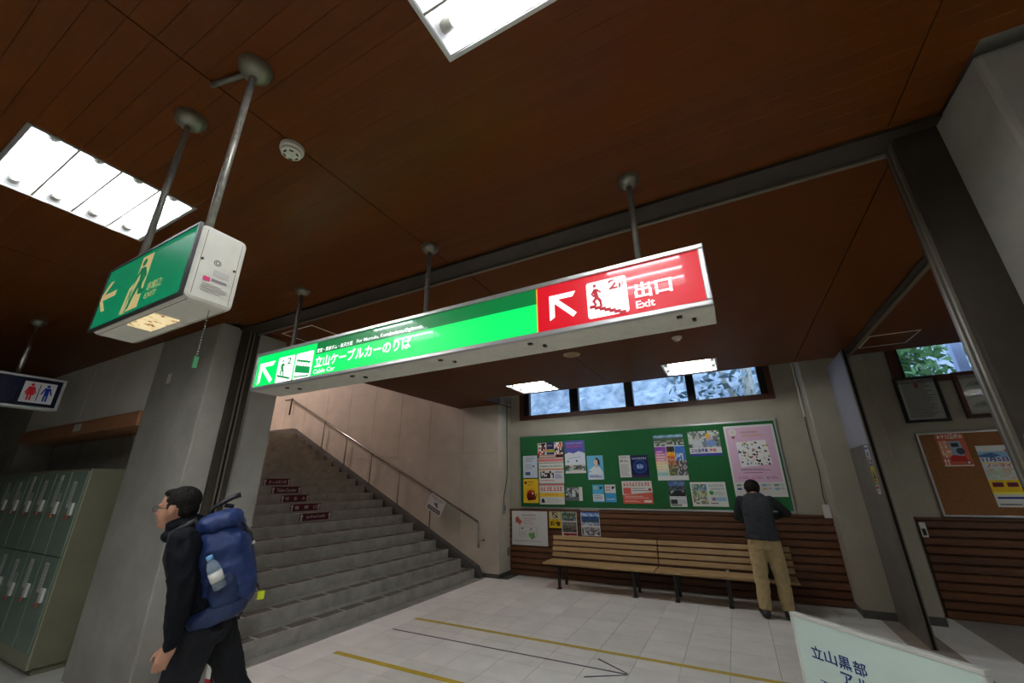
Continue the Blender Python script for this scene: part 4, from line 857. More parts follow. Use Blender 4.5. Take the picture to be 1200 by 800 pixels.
# ================================================================== TOILET SIGN
ts = thing('toilet_sign', 'dark blue toilet sign with red and blue figures, hung over the lockers', 'sign', (-5.96, 1.05, 2.34))
build('sign_body', MB().box(-0.06, 0.055, -0.36, 0.345, 0, 0.31), ivory, ts, bevel=0.004)
for a in ((-0.36, 0.345, 0, 0.022), (-0.36, 0.345, 0.288, 0.31), (-0.36, -0.338, 0.022, 0.288), (0.323, 0.345, 0.022, 0.288)):
    build('frame_rail', MB().box(0.05, 0.068, a[0], a[1], a[2], a[3]), alum, ts, bevel=0.003)
p = Print((0.0595, -0.338, 0.288), (0, 1, 0), (0, 0, -1), (1, 0, 0), 0.661, 0.266); p.sheet(0.003, (8, 16, 42))
def ty(y): return (y + 0.338) / 0.661
def tz(z): return (0.288 - z) / 0.266
wx0, wx1, wz0, wz1 = 0.072, 0.29, 0.054, 0.254
p.rect(ty(wx0), tz(wz1), ty(wx1), tz(wz0), (206, 206, 206)); p.rect(ty(0.178), tz(0.235), ty(0.184), tz(0.075), (30, 30, 34))
RDP, BLP = (196, 34, 44), (28, 50, 140)
for c, cl in ((0.128, RDP), (0.235, BLP)):
    p.disc(ty(c), tz(0.225), 0.013 / 0.266, cl)
    if cl == RDP: p.poly([(ty(c - 0.010), tz(0.208)), (ty(c + 0.010), tz(0.208)), (ty(c + 0.03), tz(0.125)), (ty(c - 0.03), tz(0.125))], cl)
    else: p.rect(ty(c - 0.015), tz(0.208), ty(c + 0.015), tz(0.128), cl)
    for s in (-1, 1):
        p.cap(ty(c + s * 0.009), tz(0.13), ty(c + s * 0.009), tz(0.08), 0.0065 / 0.266, cl); p.cap(ty(c + s * 0.016), tz(0.202), ty(c + s * 0.033), tz(0.145), 0.0055 / 0.266, cl)
build('sign_face', p, unlit, ts, fix=False)
hanger(ts, 0.02, 0.008, 0.31, ZC - 2.34, 0.02, steel, rosem, 0.06)

# ================================================================== LOCKERS
lk = thing('locker_bank', 'bank of grey-green luggage lockers in the alcove under the white panels', 'lockers', (-5.95, 1.82, 0))
LN, LW = 8, 0.425
build('locker_body', MB().box(-LN * LW - 0.02, 0, 0.012, 0.42, 0.06, 1.805), lockbody, lk, bevel=0.004)
build('plinth', MB().box(-LN * LW - 0.02, 0, -0.002, 0.012, 0.06, 0.175), lockplinth, lk)
build('foot_recess', MB().box(-LN * LW, -0.03, 0.05, 0.40, 0, 0.06), lockbody, lk)
build('top_rail', MB().box(-LN * LW - 0.02, 0, -0.002, 0.012, 1.785, 1.805).box(-0.022, 0, -0.002, 0.012, 0.175, 1.785), lockplinth, lk)
dmesh = {}
for i in range(LN):
    for j, (z0, z1) in enumerate(((0.18, 0.965), (0.975, 1.782))):
        if j not in dmesh: dmesh[j] = MB().box(-LW + 0.006, -0.006, -0.012, 0.0, z0, z1).mesh('door', lockgreen)
        dr = link('door', dmesh[j], lk); dr.location = (-0.022 - i * LW, 0, 0)
        b = dr.modifiers.new('b', 'BEVEL'); b.width = 0.004; b.segments = 2
        rr = random.Random(i * 2 + j); zl = z0 + 0.55 + rr.uniform(-0.02, 0.02)
        pp = Print((-0.30, -0.0125, zl + 0.17), (1, 0, 0), (0, 0, -1), (0, -1, 0), 0.10, 0.26); pp.sheet(0.0005, (206, 208, 204))
        pp.lines(0.2, 0.1, 0.8, 0.9, 9, (150, 150, 150), 0.4, i)
        build('label_strip', pp, printm, dr, fix=False)
        if rr.random() < 0.6:
            pq = Print((-0.17, -0.0125, zl + 0.05), (1, 0, 0), (0, 0, -1), (0, -1, 0), 0.075, 0.15); pq.sheet(0.0005, (190, 194, 192)); pq.lines(0.15, 0.1, 0.85, 0.9, 5, (140, 140, 140), 0.4, i)
            build('label_strip', pq, printm, dr, fix=False)
        k = build('lock_case', MB().box(-0.14, -0.07, -0.035, -0.012, zl - 0.16, zl - 0.04), whiteplastic, dr, bevel=0.006)
        build('key_tag', MB().box(-0.13, -0.08, -0.05, -0.036, zl - 0.19, zl - 0.155), mat('key_red', (176, 90, 70), 0.5), dr, bevel=0.004)
        if j == 1 and i in (1, 3): build('number_plate', MB().box(-0.27, -0.20, -0.015, -0.012, 1.69, 1.75), whiteplastic, dr)

# ================================================================== SMALL FITTINGS
sd = thing('smoke_detector', 'round ivory smoke detector on the ceiling beside the exit sign hangers', 'smoke detector', (-1.684, 0.86, ZC))
build('detector_base', MB().lathe([(0.055, 0), (0.055, -0.02), (0.05, -0.026)], n=28), ivory, sd, auto=True)
build('detector_cap', MB().lathe([(0.048, -0.024), (0.046, -0.04), (0.03, -0.046), (0.0, -0.046)], n=28), ivory, sd, auto=True)
for q in range(6): build('vent_slot', MB().box(-0.009, 0.009, 0.027, 0.034, -0.0475, -0.042, M=Matrix.Rotation(R(60 * q), 4, 'Z')), blackslot, sd)
sk = thing('ceiling_speaker', 'flat round beige ceiling speaker behind the long sign', 'speaker', (-1.608, 4.735, ZC))
build('speaker_ring', MB().lathe([(0.11, 0), (0.11, -0.008), (0.095, -0.014)], n=28), mat('speaker_beige', (168, 140, 110), 0.5), sk, auto=True)
build('speaker_grille', MB().lathe([(0.094, -0.008), (0.07, -0.016), (0, -0.018)], n=28), mat('grille_beige', (150, 122, 94), 0.6, bump=0.4, bscale=200), sk, auto=True)
sd = thing('smoke_detector', 'small white ceiling detector between the bench lights and the long sign', 'smoke detector', (-0.322, 4.725, ZC))
build('detector_base', MB().lathe([(0.055, 0), (0.055, -0.014), (0.05, -0.02)], n=24), whiteplastic, sd, auto=True)
build('detector_cap', MB().lathe([(0.036, -0.018), (0.034, -0.04), (0.02, -0.046), (0, -0.046)], n=24), whiteplastic, sd, auto=True)
# control box and cable on the stair wall's end
cbx = thing('wall_control', 'small grey control box with a cable on the end face of the stair wall', 'control box', (-4.11, 7.40, 1.08))
build('box', MB().box(-0.004, 0.035, -0.045, 0.045, 0, 0.20), greyplastic, cbx, bevel=0.006)
build('box_window', MB().box(0.034, 0.038, -0.02, 0.02, 0.06, 0.15), mat('dim_display', (60, 64, 66), 0.3), cbx)
build('cable', MB().tube([(0.012, 0, 0.2), (0.012, 0.01, 0.32), (0.012, 0.12, 0.6), (0.012, 0.14, 0.75), (0.012, 0.14, 2.5)], 0.007, 8), blackrub, cbx, smooth=True)
tag(build('wall_outlet', MB().box(-4.112, -4.098, 7.56, 7.63, 0.33, 0.47), mat('outlet_brown', (120, 104, 84), 0.5), bevel=0.003), 'small brown outlet plate near the floor by the wainscot end', 'outlet')
# conduit and switch box by the buttress
cdt = thing('wall_conduit', 'grey conduit and cable dropping to a white box on the far buttress', 'conduit', (1.13, 7.66, 1.15))
build('pipe', MB().tube([(0, 0, 2.7), (0, 0, 1.42)], 0.017, 10), whiteplastic, cdt, smooth=True)
build('cable', MB().tube([(0, 0, 1.44), (-0.01, 0, 1.1), (0.0, 0, 0.6), (-0.03, -0.01, 0.25), (-0.02, -0.02, 0.14)], 0.006, 8), blackrub, cdt, smooth=True)
build('switch_box', MB().box(-0.075, 0.012, -0.05, 0.0, -0.03, 0.15), whiteplastic, cdt, bevel=0.006)
sb = thing('wall_switch', 'white key switch on the end of the wainscot under the cork board', 'switch', (2.085, 7.648, 1.0))
build('plate', MB().box(-0.03, 0.035, -0.02, 0.004, -0.085, 0.095), whiteplastic, sb, bevel=0.005)
build('slot', MB().box(-0.015, 0.02, -0.023, -0.018, -0.06, 0.02), blackframe, sb)
# stickers on the fin
def sticker(y0, y1, z0, z1, base, fn, label):
    p = Print((1.4775 - 0.0005, y1, z1), (0, -1, 0), (0, 0, -1), (-1, 0, 0), y1 - y0, z1 - z0); p.sheet(0.0006, base); fn(p)
    tag(build('sticker', p, printm, fix=False), label, 'sticker', 'stickers on the steel fin')
sticker(6.38, 6.52, 1.86, 2.02, (200, 204, 214), lambda p: (p.rect(0.08, 0.1, 0.92, 0.3, (60, 80, 150)), p.disc(0.5, 0.6, 0.2, (40, 60, 130)), p.lines(0.1, 0.84, 0.9, 0.96, 1, DK, 0.7)), 'pale blue square sticker, uppermost on the steel fin')
sticker(6.38, 6.51, 1.79, 1.85, (70, 70, 130), lambda p: p.lines(0.1, 0.2, 0.9, 0.8, 2, (210, 210, 220), 0.5), 'small violet strip sticker under the blue square one')
sticker(6.38, 6.50, 1.59, 1.78, (206, 176, 50), lambda p: (p.poly([(0.5, 0.1), (0.1, 0.75), (0.9, 0.75)], (30, 28, 24)), p.lines(0.1, 0.82, 0.9, 0.96, 1, DK, 0.7)), 'yellow warning sticker on the steel fin')
sticker(6.38, 6.50, 1.47, 1.57, (214, 212, 210), lambda p: (p.rect(0.1, 0.15, 0.9, 0.45, (190, 50, 50)), p.lines(0.1, 0.55, 0.9, 0.9, 2, GR, 0.5)), 'white sticker with a red band, lowest on the steel fin')
tag(build('paper_note', MB().box(-5.235, -5.155, 1.957, 1.9595, 2.66, 2.765), whiteplastic), 'small blank paper note stuck on the dark face of the concrete pillar', 'note')
tag(build('paper_note', MB().box(-7.30, -7.08, 1.931, 1.934, 2.285, 2.375), whiteplastic), 'white paper strip stuck on the brown fascia over the lockers', 'note')
def f_pp(p): p.lines(0.1, 0.1, 0.9, 0.9, 10, (100, 100, 104), 0.4, 4)
poster(-9.95, -9.55, 1.75, 2.2, 'grey notice on the pale pillar beyond the lockers', f_pp, (140, 140, 138), 1.957, cat='notice', group=None)
# fire extinguisher by the pillar
fe = thing('fire_extinguisher', 'red fire extinguisher standing at the pillar foot behind the hiker', 'extinguisher', (-4.05, 2.42, 0))
build('cylinder', MB().lathe([(0.075, 0), (0.082, 0.015), (0.082, 0.40), (0.06, 0.46), (0.03, 0.49), (0.03, 0.52), (0, 0.52)], n=24), redpaint, fe, auto=True)
build('valve_handle', MB().box(-0.015, 0.015, -0.03, 0.09, 0.52, 0.545).box(-0.012, 0.012, -0.03, 0.11, 0.555, 0.57), blackframe, fe)
build('hose', MB().tube([(0, -0.03, 0.53), (0.06, -0.09, 0.50), (0.09, -0.10, 0.30), (0.09, -0.09, 0.14)], 0.011, 8), blackrub, fe, smooth=True)
build('body_label', MB().lathe([(0.0828, 0.15), (0.0828, 0.33)], n=24), whiteplastic, fe, auto=True)

# ================================================================== FOREGROUND INFORMATION BOARD
bx = Vector((0.7106, -0.7036, 0)); brz = math.atan2(bx.y, bx.x)
ib = thing('information_board', 'pale mint information board on feet beside the big concrete column', 'board', (0.127, 2.69, 0), brz)
BL = 0.712
build('panel', MB().box(0.012, BL - 0.012, 0.004, 0.030, 0.14, 0.985), mat('mint_panel', (196, 214, 204), 0.35, var=0.05, nscale=3), ib)
for a in ((0, BL, 0.982, 1.0), (0, BL, 0.12, 0.14)): build('frame_rail', MB().box(a[0], a[1], 0, 0.036, a[2], a[3]), mat('frame_ivory', (196, 196, 186), 0.4), ib, bevel=0.004)
for a in ((0, 0.014), (BL - 0.014, BL)): build('frame_rail', MB().box(a[0], a[1], 0, 0.036, 0.14, 0.982), mat('frame_ivory', (196, 196, 186), 0.4), ib, bevel=0.004)
for a in (0.08, BL - 0.12): build('foot', MB().box(a, a + 0.04, -0.2, 0.236, 0, 0.03).box(a, a + 0.04, 0.004, 0.032, 0.03, 0.12), darkmetal, ib, bevel=0.004)
p = Print((0, 0.0035, 1.0), (1, 0, 0), (0, 0, -1), (0, -1, 0), BL, 1.0); NV = (34, 50, 104)
for q, ch in enumerate('立山黒部'): p.text((0.076 + 0.0615 * q) / BL, 0.114, (0.076 + 0.0615 * q + 0.054) / BL, 0.164, ch, NV, 0.02)
for q, ch in enumerate('アルペンルート'): p.text((0.196 + 0.064 * q) / BL, 0.176, (0.196 + 0.064 * q + 0.05) / BL, 0.226, ch, NV, 0.02)
p.text(0.092 / BL, 0.243, 0.55 / BL, 0.275, 'Tateyama Kurobe', NV, 0.004)
build('lettering', p, printm, ib, fix=False)

# ================================================================== PEOPLE
def ell(mb, c, r, rot=None, e=1.0, nu=20, nv=12):
    """ellipsoid (e < 1: boxier superellipsoid)"""
    def pw(v): return math.copysign(abs(v) ** e, v)
    vs = []; fs = []
    M = rot or Matrix.Identity(3)
    for j in range(nv + 1):
        t = -math.pi / 2 + math.pi * j / nv
        for i in range(nu):
            q = 2 * math.pi * i / nu
            p = Vector((r[0] * pw(math.cos(t)) * pw(math.cos(q)), r[1] * pw(math.cos(t)) * pw(math.sin(q)), r[2] * pw(math.sin(t))))
            vs.append(Vector(c) + M @ p)
    for j in range(nv):
        for i in range(nu): fs.append((j * nu + i, j * nu + (i + 1) % nu, (j + 1) * nu + (i + 1) % nu, (j + 1) * nu + i))
    return mb.add(vs, fs)
def limb(mb, pts, rs, n=14):
    mb.tube(pts, rs, n)
    for p, r in ((pts[0], rs[0]), (pts[-1], rs[-1])): ell(mb, p, (r, r, r), None, 1.0, 12, 8)
    return mb
def etube(mb, rings, n=20):
    """rings: (centre, rx, ry, yaw) horizontal ellipses stacked into a closed body"""
    vs = []; fs = []
    for c, rx, ry, yaw in rings:
        for k in range(n):
            q = 2 * math.pi * k / n; x, y = rx * math.cos(q), ry * math.sin(q)
            vs.append((c[0] + x * math.cos(yaw) - y * math.sin(yaw), c[1] + x * math.sin(yaw) + y * math.cos(yaw), c[2]))
    for i in range(len(rings) - 1):
        for k in range(n): fs.append((i * n + k, i * n + (k + 1) % n, (i + 1) * n + (k + 1) % n, (i + 1) * n + k))
    fs.append(tuple(range(n))[::-1]); fs.append(tuple((len(rings) - 1) * n + k for k in range(n)))
    return mb.add(vs, fs)
def blob(name, mb, m, parent, voxel=0.008, smooth=3, wr=0.0, freq=16.0, stretch=(1, 1, 0.6), seed=0.0):
    me = mb.mesh(name, m); o = link(name, me)
    r = o.modifiers.new('r', 'REMESH'); r.mode = 'VOXEL'; r.voxel_size = voxel
    if smooth: q = o.modifiers.new('s', 'SMOOTH'); q.factor = 0.5; q.iterations = smooth
    dg = bpy.context.evaluated_depsgraph_get(); ne = bpy.data.meshes.new_from_object(o.evaluated_get(dg))
    bpy.data.objects.remove(o); bpy.data.meshes.remove(me); ne.name = name
    ne.materials.clear(); ne.materials.append(m)
    if wr:
        nr = [v.normal.copy() for v in ne.vertices]
        for v, nn in zip(ne.vertices, nr):
            p = Vector((v.co.x * stretch[0], v.co.y * stretch[1], v.co.z * stretch[2])) * freq + Vector((seed, seed * 2, 0))
            h = mnoise.noise(p) + 0.5 * mnoise.noise(p * 2.1); h = -abs(h) * 1.3 + 0.35
            v.co += nn * (wr * h)
    for p in ne.polygons: p.use_smooth = True
    return link(name, ne, parent)
skin = mat('skin', (172, 124, 98), 0.55, var=0.06, nscale=30)
hairm = mat('hair_black', (24, 19, 16), 0.75, spec=0.15, var=0.4, nscale=60, stretch=(1, 1, 0.3), bump=0.5, bscale=160)
navycloth = mat('jacket_navy', (13, 14, 19), 0.85, spec=0.15, var=0.2, nscale=40, bump=0.1, bscale=300)
charcoal = mat('trouser_charcoal', (30, 30, 33), 0.85, spec=0.15, var=0.15, nscale=40, bump=0.1, bscale=300)
packblue = mat('pack_blue', (8, 36, 86), 0.6, var=0.2, nscale=12, bump=0.12, bscale=220)
packdark = mat('pack_dark_blue', (8, 30, 70), 0.6, var=0.2, nscale=12)
strapblk = mat('strap_black', (16, 16, 18), 0.7)
greyknit = mat('sweater_grey', (50, 52, 54), 0.9, spec=0.15, var=0.15, nscale=60, bump=0.15, bscale=300)
khaki = mat('khaki', (176, 156, 112), 0.85, var=0.12, nscale=20, bump=0.1, bscale=300)
bootm = mat('boot', (30, 28, 27), 0.6, var=0.2, nscale=30)
def hand(mb, w, d, palm_n, side, s=1.0, curl=0.5):
    """five fingers grown from wrist w along d; palm_n faces the palm; side points to the thumb"""
    d = Vector(d).normalized(); nn = Vector(palm_n).normalized(); t = Vector(side).normalized(); w = Vector(w)
    limb(mb, [w, w + d * 0.03 * s], [0.026 * s, 0.028 * s])
    M = Matrix((t, nn, d)).transposed()
    ell(mb, w + d * 0.06 * s, (0.042 * s, 0.018 * s, 0.05 * s), M, 0.8)
    for k, (off, ln) in enumerate(((0.030, 0.070), (0.010, 0.080), (-0.010, 0.074), (-0.029, 0.058))):
        b = w + d * 0.098 * s + t * off * s; c1 = b + (d * math.cos(curl * 0.6) + nn * math.sin(curl * 0.6)) * ln * 0.45 * s
        c2 = c1 + (d * math.cos(curl * 1.4) + nn * math.sin(curl * 1.4)) * ln * 0.33 * s; c3 = c2 + (d * math.cos(curl * 2.0) + nn * math.sin(curl * 2.0)) * ln * 0.25 * s
        limb(mb, [b - d * 0.02 * s, b, c1, c2, c3], [0.0095 * s, 0.0095 * s, 0.009 * s, 0.008 * s, 0.007 * s], 8)
    b = w + d * 0.035 * s + t * 0.03 * s; c1 = b + (d * 0.6 + t * 0.6 + nn * 0.3).normalized() * 0.04 * s; c2 = c1 + (d * 0.85 + t * 0.2 + nn * 0.4).normalized() * 0.035 * s
    limb(mb, [b, c1, c2], [0.013 * s, 0.011 * s, 0.009 * s], 8)
def head(mb, c, f, up, s=1.0):
    """skull, jaw, nose, brow, lips and ears; c = centre of the head"""
    f = Vector(f).normalized(); up = Vector(up); up = (up - f * up.dot(f)).normalized(); l = up.cross(f); c = Vector(c); M = Matrix((f, l, up)).transposed()
    def P(a, b, h): return c + (f * a + l * b + up * h) * s
    def E(a, b, h, r, e=1.0): ell(mb, P(a, b, h), [q * s for q in r], M, e, 24, 14)
    E(-0.012, 0, 0.025, (0.096, 0.077, 0.088)); E(0.03, 0, -0.035, (0.062, 0.058, 0.075)); E(0.055, 0, -0.082, (0.034, 0.036, 0.026)); E(0.035, 0.035, -0.03, (0.045, 0.034, 0.05)); E(0.035, -0.035, -0.03, (0.045, 0.034, 0.05))
    E(0.072, 0, 0.022, (0.02, 0.05, 0.014)); limb(mb, [P(0.085, 0, 0.008), P(0.103, 0, -0.022)], [0.009 * s, 0.013 * s], 10); E(0.098, 0.009, -0.026, (0.009, 0.008, 0.007)); E(0.098, -0.009, -0.026, (0.009, 0.008, 0.007))
    E(0.085, 0, -0.052, (0.012, 0.024, 0.006)); E(0.082, 0, -0.062, (0.012, 0.021, 0.007))
    for g in (1, -1): E(-0.012, g * 0.079, -0.004, (0.02, 0.009, 0.032)); E(0.066, g * 0.03, 0.004, (0.014, 0.014, 0.012))
    return P, M

# ---------------- hiker with the blue pack: local x to the stairs, y away, z up
hk = thing('person', 'hiker in dark jacket and glasses wearing a big blue backpack, walking toward the lockers', 'person', (-2.834, 1.486, 0), math.atan2(0.8856, 0.4644))
f = Vector((-0.93, 0.36, -0.03)).normalized(); lft = Vector((-0.36, -0.93, 0))
body = MB(); P, M = head(body, (-0.188, 0.0, 1.490), (-0.90, 0.42, -0.02), (-0.10, 0.0, 1), 0.98)
limb(body, [(-0.155, 0, 1.43), (-0.10, 0, 1.30)], [0.054, 0.062])
etube(body, [((0.06, 0, 0.84), 0.10, 0.14, 0), ((0.03, 0, 1.0), 0.09, 0.125, 0), ((-0.05, 0, 1.2), 0.10, 0.15, 0), ((-0.10, 0, 1.34), 0.07, 0.15, 0), ((-0.10, 0, 1.37), 0.03, 0.06, 0)])
SL, EL, WL = Vector((-0.115, -0.165, 1.325)), Vector((-0.065, -0.225, 1.06)), Vector((-0.06, -0.215, 0.868))
SR, ER, WR = Vector((-0.06, 0.175, 1.325)), Vector((0.03, 0.235, 1.06)), Vector((0.0, 0.235, 0.83))
for a, b, c in ((SL, EL, WL), (SR, ER, WR)): limb(body, [a, b, c], [0.045, 0.036, 0.026])
hand(body, WL, (-0.28, -0.02, -1), (0.25, 0.95, 0), (-0.95, 0.2, 0), 0.86, 0.5); hand(body, WR, (-0.2, -0.05, -1), (0.2, -0.95, 0), (-0.9, -0.2, 0.2), 0.95, 0.5)
HL, KL, AL = Vector((0.04, -0.09, 0.86)), Vector((-0.02, -0.105, 0.46)), Vector((0.02, -0.10, 0.09))
HR, KR, AR = Vector((0.115, 0.09, 0.86)), Vector((0.30, 0.085, 0.48)), Vector((0.50, 0.06, 0.16))
for a, b, c in ((HL, KL, AL), (HR, KR, AR)): limb(body, [a, b, c], [0.075, 0.052, 0.036])
limb(body, [AL + Vector((0.03, 0, -0.03)), AL + Vector((-0.16, 0.03, -0.05))], [0.035, 0.028]); limb(body, [AR + Vector((0.02, 0, 0)), AR + Vector((-0.10, 0.02, -0.11))], [0.035, 0.028])
bd = blob('body', body, skin, hk, 0.0055, 2)
hr_ = MB(); ell(hr_, P(-0.026, 0, 0.046), (0.090, 0.082, 0.078), M); ell(hr_, P(-0.060, 0, 0.0), (0.048, 0.070, 0.062), M); ell(hr_, P(0.030, 0, 0.090), (0.044, 0.058, 0.022), M)
for g in (1, -1): ell(hr_, P(-0.002, g * 0.074, 0.022), (0.022, 0.008, 0.03), M)
blob('hair', hr_, hairm, hk, 0.006, 2, 0.006, 60, (1, 1, 1))
gm = MB()
for g in (1, -1):
    pts = [P(0.097, g * 0.034 + 0.024 * math.cos(q), 0.004 + 0.017 * math.sin(q)) for q in [2 * math.pi * k / 14 for k in range(15)]]; gm.tube(pts, 0.0018, 6)
    gm.tube([P(0.096, g * 0.058, 0.008), P(0.03, g * 0.081, 0.01), P(-0.02, g * 0.083, 0.006)], 0.002, 6)
gm.tube([P(0.1, -0.01, 0.008), P(0.104, 0, 0.01), P(0.1, 0.01, 0.008)], 0.002, 6)
build('glasses', gm, blackframe, hk, smooth=True)
for g in (1, -1): build('eye', ell(MB(), P(0.079, g * 0.031, 0.004), (0.008, 0.01, 0.006), M), mat('eye_white', (190, 186, 180), 0.3), hk, smooth=True)
jk = MB()
etube(jk, [((0.055, 0, 0.862), 0.135, 0.185, 0), ((0.05, 0, 0.93), 0.135, 0.18, 0), ((0.0, 0, 1.08), 0.125, 0.175, 0), ((-0.05, 0, 1.22), 0.12, 0.18, 0), ((-0.09, 0, 1.32), 0.098, 0.182, 0), ((-0.105, 0, 1.375), 0.085, 0.12, 0), ((-0.125, 0, 1.425), 0.082, 0.085, 0)])
ell(jk, (-0.125, 0, 1.40), (0.10, 0.095, 0.06))
limb(jk, [SL, SL.lerp(EL, 0.5), EL, EL.lerp(WL, 0.5), WL + Vector((0, 0, -0.005))], [0.074, 0.066, 0.058, 0.05, 0.042]); limb(jk, [SR, SR.lerp(ER, 0.5), ER, WR], [0.08, 0.07, 0.062, 0.045])
ell(jk, (-0.195, -0.01, 1.345), (0.035, 0.07, 0.03))
blob('jacket', jk, navycloth, hk, 0.009, 2, 0.014, 11, (1, 1, 0.8), 3)
tz_ = MB(); etube(tz_, [((0.06, 0, 0.93), 0.12, 0.165, 0), ((0.065, 0, 0.83), 0.135, 0.18, 0), ((0.07, 0, 0.79), 0.10, 0.14, 0)])
limb(tz_, [HL, HL.lerp(KL, 0.5), KL, KL.lerp(AL, 0.5), AL], [0.105, 0.088, 0.074, 0.072, 0.066]); limb(tz_, [HR, HR.lerp(KR, 0.5), KR, KR.lerp(AR, 0.5), AR], [0.105, 0.082, 0.068, 0.066, 0.062])
blob('trousers', tz_, charcoal, hk, 0.01, 2, 0.014, 10, (1, 1, 0.9), 5)
for A, tip in ((AL, Vector((-0.19, 0.04, -0.055))), (AR, Vector((-0.12, 0.03, -0.13)))):
    b = MB(); limb(b, [A + Vector((0, 0, 0.04)), A + Vector((0.035, 0, -0.045))], [0.052, 0.046]); limb(b, [A + Vector((0.03, 0, -0.045)), A + tip], [0.045, 0.038])
    blob('boot', b, bootm, hk, 0.008, 2)
# backpack, a thing of its own carried on the back
TL = Matrix.Rotation(R(-17), 3, 'Y')
bp_ = thing('backpack', 'big blue hiking backpack with a side bottle on the hiker\'s back', 'backpack', (-2.834, 1.486, 0), math.atan2(0.8856, 0.4644))
def tp(x, y, z): return Vector((0.105, -0.01, 1.165)) + TL @ Vector((x, y, z))
b = MB(); ell(b, tp(0.0, 0, 0), (0.15, 0.185, 0.245), TL, 0.6, 28, 18); ell(b, tp(0.055, 0, -0.05), (0.09, 0.125, 0.17), TL, 0.7)
blob('main_bag', b, packblue, bp_, 0.009, 3, 0.016, 9, (1, 1, 1), 1)
b = MB(); ell(b, tp(0.0, 0, 0.25), (0.125, 0.16, 0.062), TL, 0.7); ell(b, tp(0.06, 0, 0.215), (0.07, 0.12, 0.05), TL, 0.8); blob('lid', b, packblue, bp_, 0.009, 3, 0.012, 12, (1, 1, 1), 6)
b = MB(); ell(b, tp(-0.06, -0.06, -0.205), (0.15, 0.15, 0.06), TL, 0.7); blob('hip_belt', b, packdark, bp_, 0.01, 3, 0.008, 12)
b = MB(); ell(b, tp(-0.02, -0.17, -0.10), (0.07, 0.035, 0.09), TL, 0.7); blob('side_pocket', b, packdark, bp_, 0.008, 2, 0.01, 16)
b = MB()
for s in (-1, 1): b.tube([tp(-0.10, s * 0.075, 0.20), Vector((-0.09, s * 0.085, 1.425)), Vector((-0.175, s * 0.095, 1.36)), Vector((-0.172, s * 0.105, 1.24)), Vector((-0.12, s * 0.14, 1.10)), Vector((-0.02, s * 0.17, 1.03))], [0.02, 0.022, 0.022, 0.02, 0.014, 0.01], 8)
build('shoulder_strap', b, strapblk, bp_, smooth=True)
b = MB()
for s in (-0.09, 0.09): b.tube([tp(0.05, s, 0.28), tp(0.118, s, 0.20), tp(0.135, s, 0.05)], 0.008, 6)
b.tube([tp(0.10, -0.15, 0.10), tp(0.155, -0.05, 0.08), tp(0.155, 0.08, 0.08)], 0.007, 6)
build('compression_strap', b, strapblk, bp_, smooth=True)
b = MB(); ell(b, tp(0.125, -0.06, 0.12), (0.03, 0.05, 0.045), TL, 0.8); build('mesh_pouch', b, strapblk, bp_, smooth=True)
for q in ((0.105, -0.13, 0.155), (0.15, -0.085, 0.085), (0.085, -0.155, -0.005)): build('white_logo_mark', MB().lathe([(0.011, 0), (0.011, 0.002)], tp(*q), 8, 'y'), whiteplastic, bp_)
b = MB(); b.tube([tp(-0.085, 0.05, 0.22), tp(-0.03, 0.05, 0.34), Vector((0.075, 0.05, 1.545)), Vector((0.115, 0.05, 1.56))], [0.013, 0.013, 0.016, 0.017], 10); b.tube([Vector((0.04, 0.05, 1.50)), Vector((0.09, 0.05, 1.49))], 0.012, 8)
build('trekking_pole', b, blackrub, bp_, smooth=True)
build('tag_strap', MB().tube([tp(0.135, -0.07, -0.12), tp(0.15, -0.08, -0.20)], 0.004, 6), strapblk, bp_)
build('yellow_tag', MB().box(-0.016, 0.022, -0.012, 0.012, -0.045, 0.0, M=Matrix.Translation(tp(0.155, -0.085, -0.195))), mat('fluo_yellow', (206, 220, 30), 0.5), bp_, bevel=0.004)
wb = thing('water_bottle', 'clear water bottle with a blue cap in the pocket of the blue pack', 'bottle', (-2.834, 1.486, 0), math.atan2(0.8856, 0.4644))
cl = bpy.data.materials.new('clear_bottle'); cl.use_nodes = True; q = cl.node_tree.nodes['Principled BSDF']; q.inputs['Base Color'].default_value = (0.72, 0.85, 0.95, 1); q.inputs['Roughness'].default_value = 0.08; q.inputs['Transmission Weight'].default_value = 0.75; q.inputs['IOR'].default_value = 1.2
TB = Matrix.Translation(Vector((0.10, -0.235, 1.085))) @ Matrix.Rotation(R(-27), 4, 'Y')
def lat(prof, n=18):
    m = MB().lathe(prof, n=n); m.v = [tuple(TB @ Vector(v)) for v in m.v]; return m
build('bottle_body', lat([(0.0, 0), (0.028, 0.002), (0.032, 0.01), (0.031, 0.05), (0.0325, 0.06), (0.031, 0.07), (0.032, 0.115), (0.024, 0.145), (0.013, 0.16), (0.013, 0.168), (0, 0.168)]), cl, wb, smooth=True)
build('bottle_label', lat([(0.0328, 0.045), (0.0328, 0.095)]), whiteplastic, wb, smooth=True)
build('bottle_cap', lat([(0.016, 0.164), (0.016, 0.186), (0, 0.187)]), mat('cap_blue', (120, 176, 220), 0.4), wb, smooth=True)

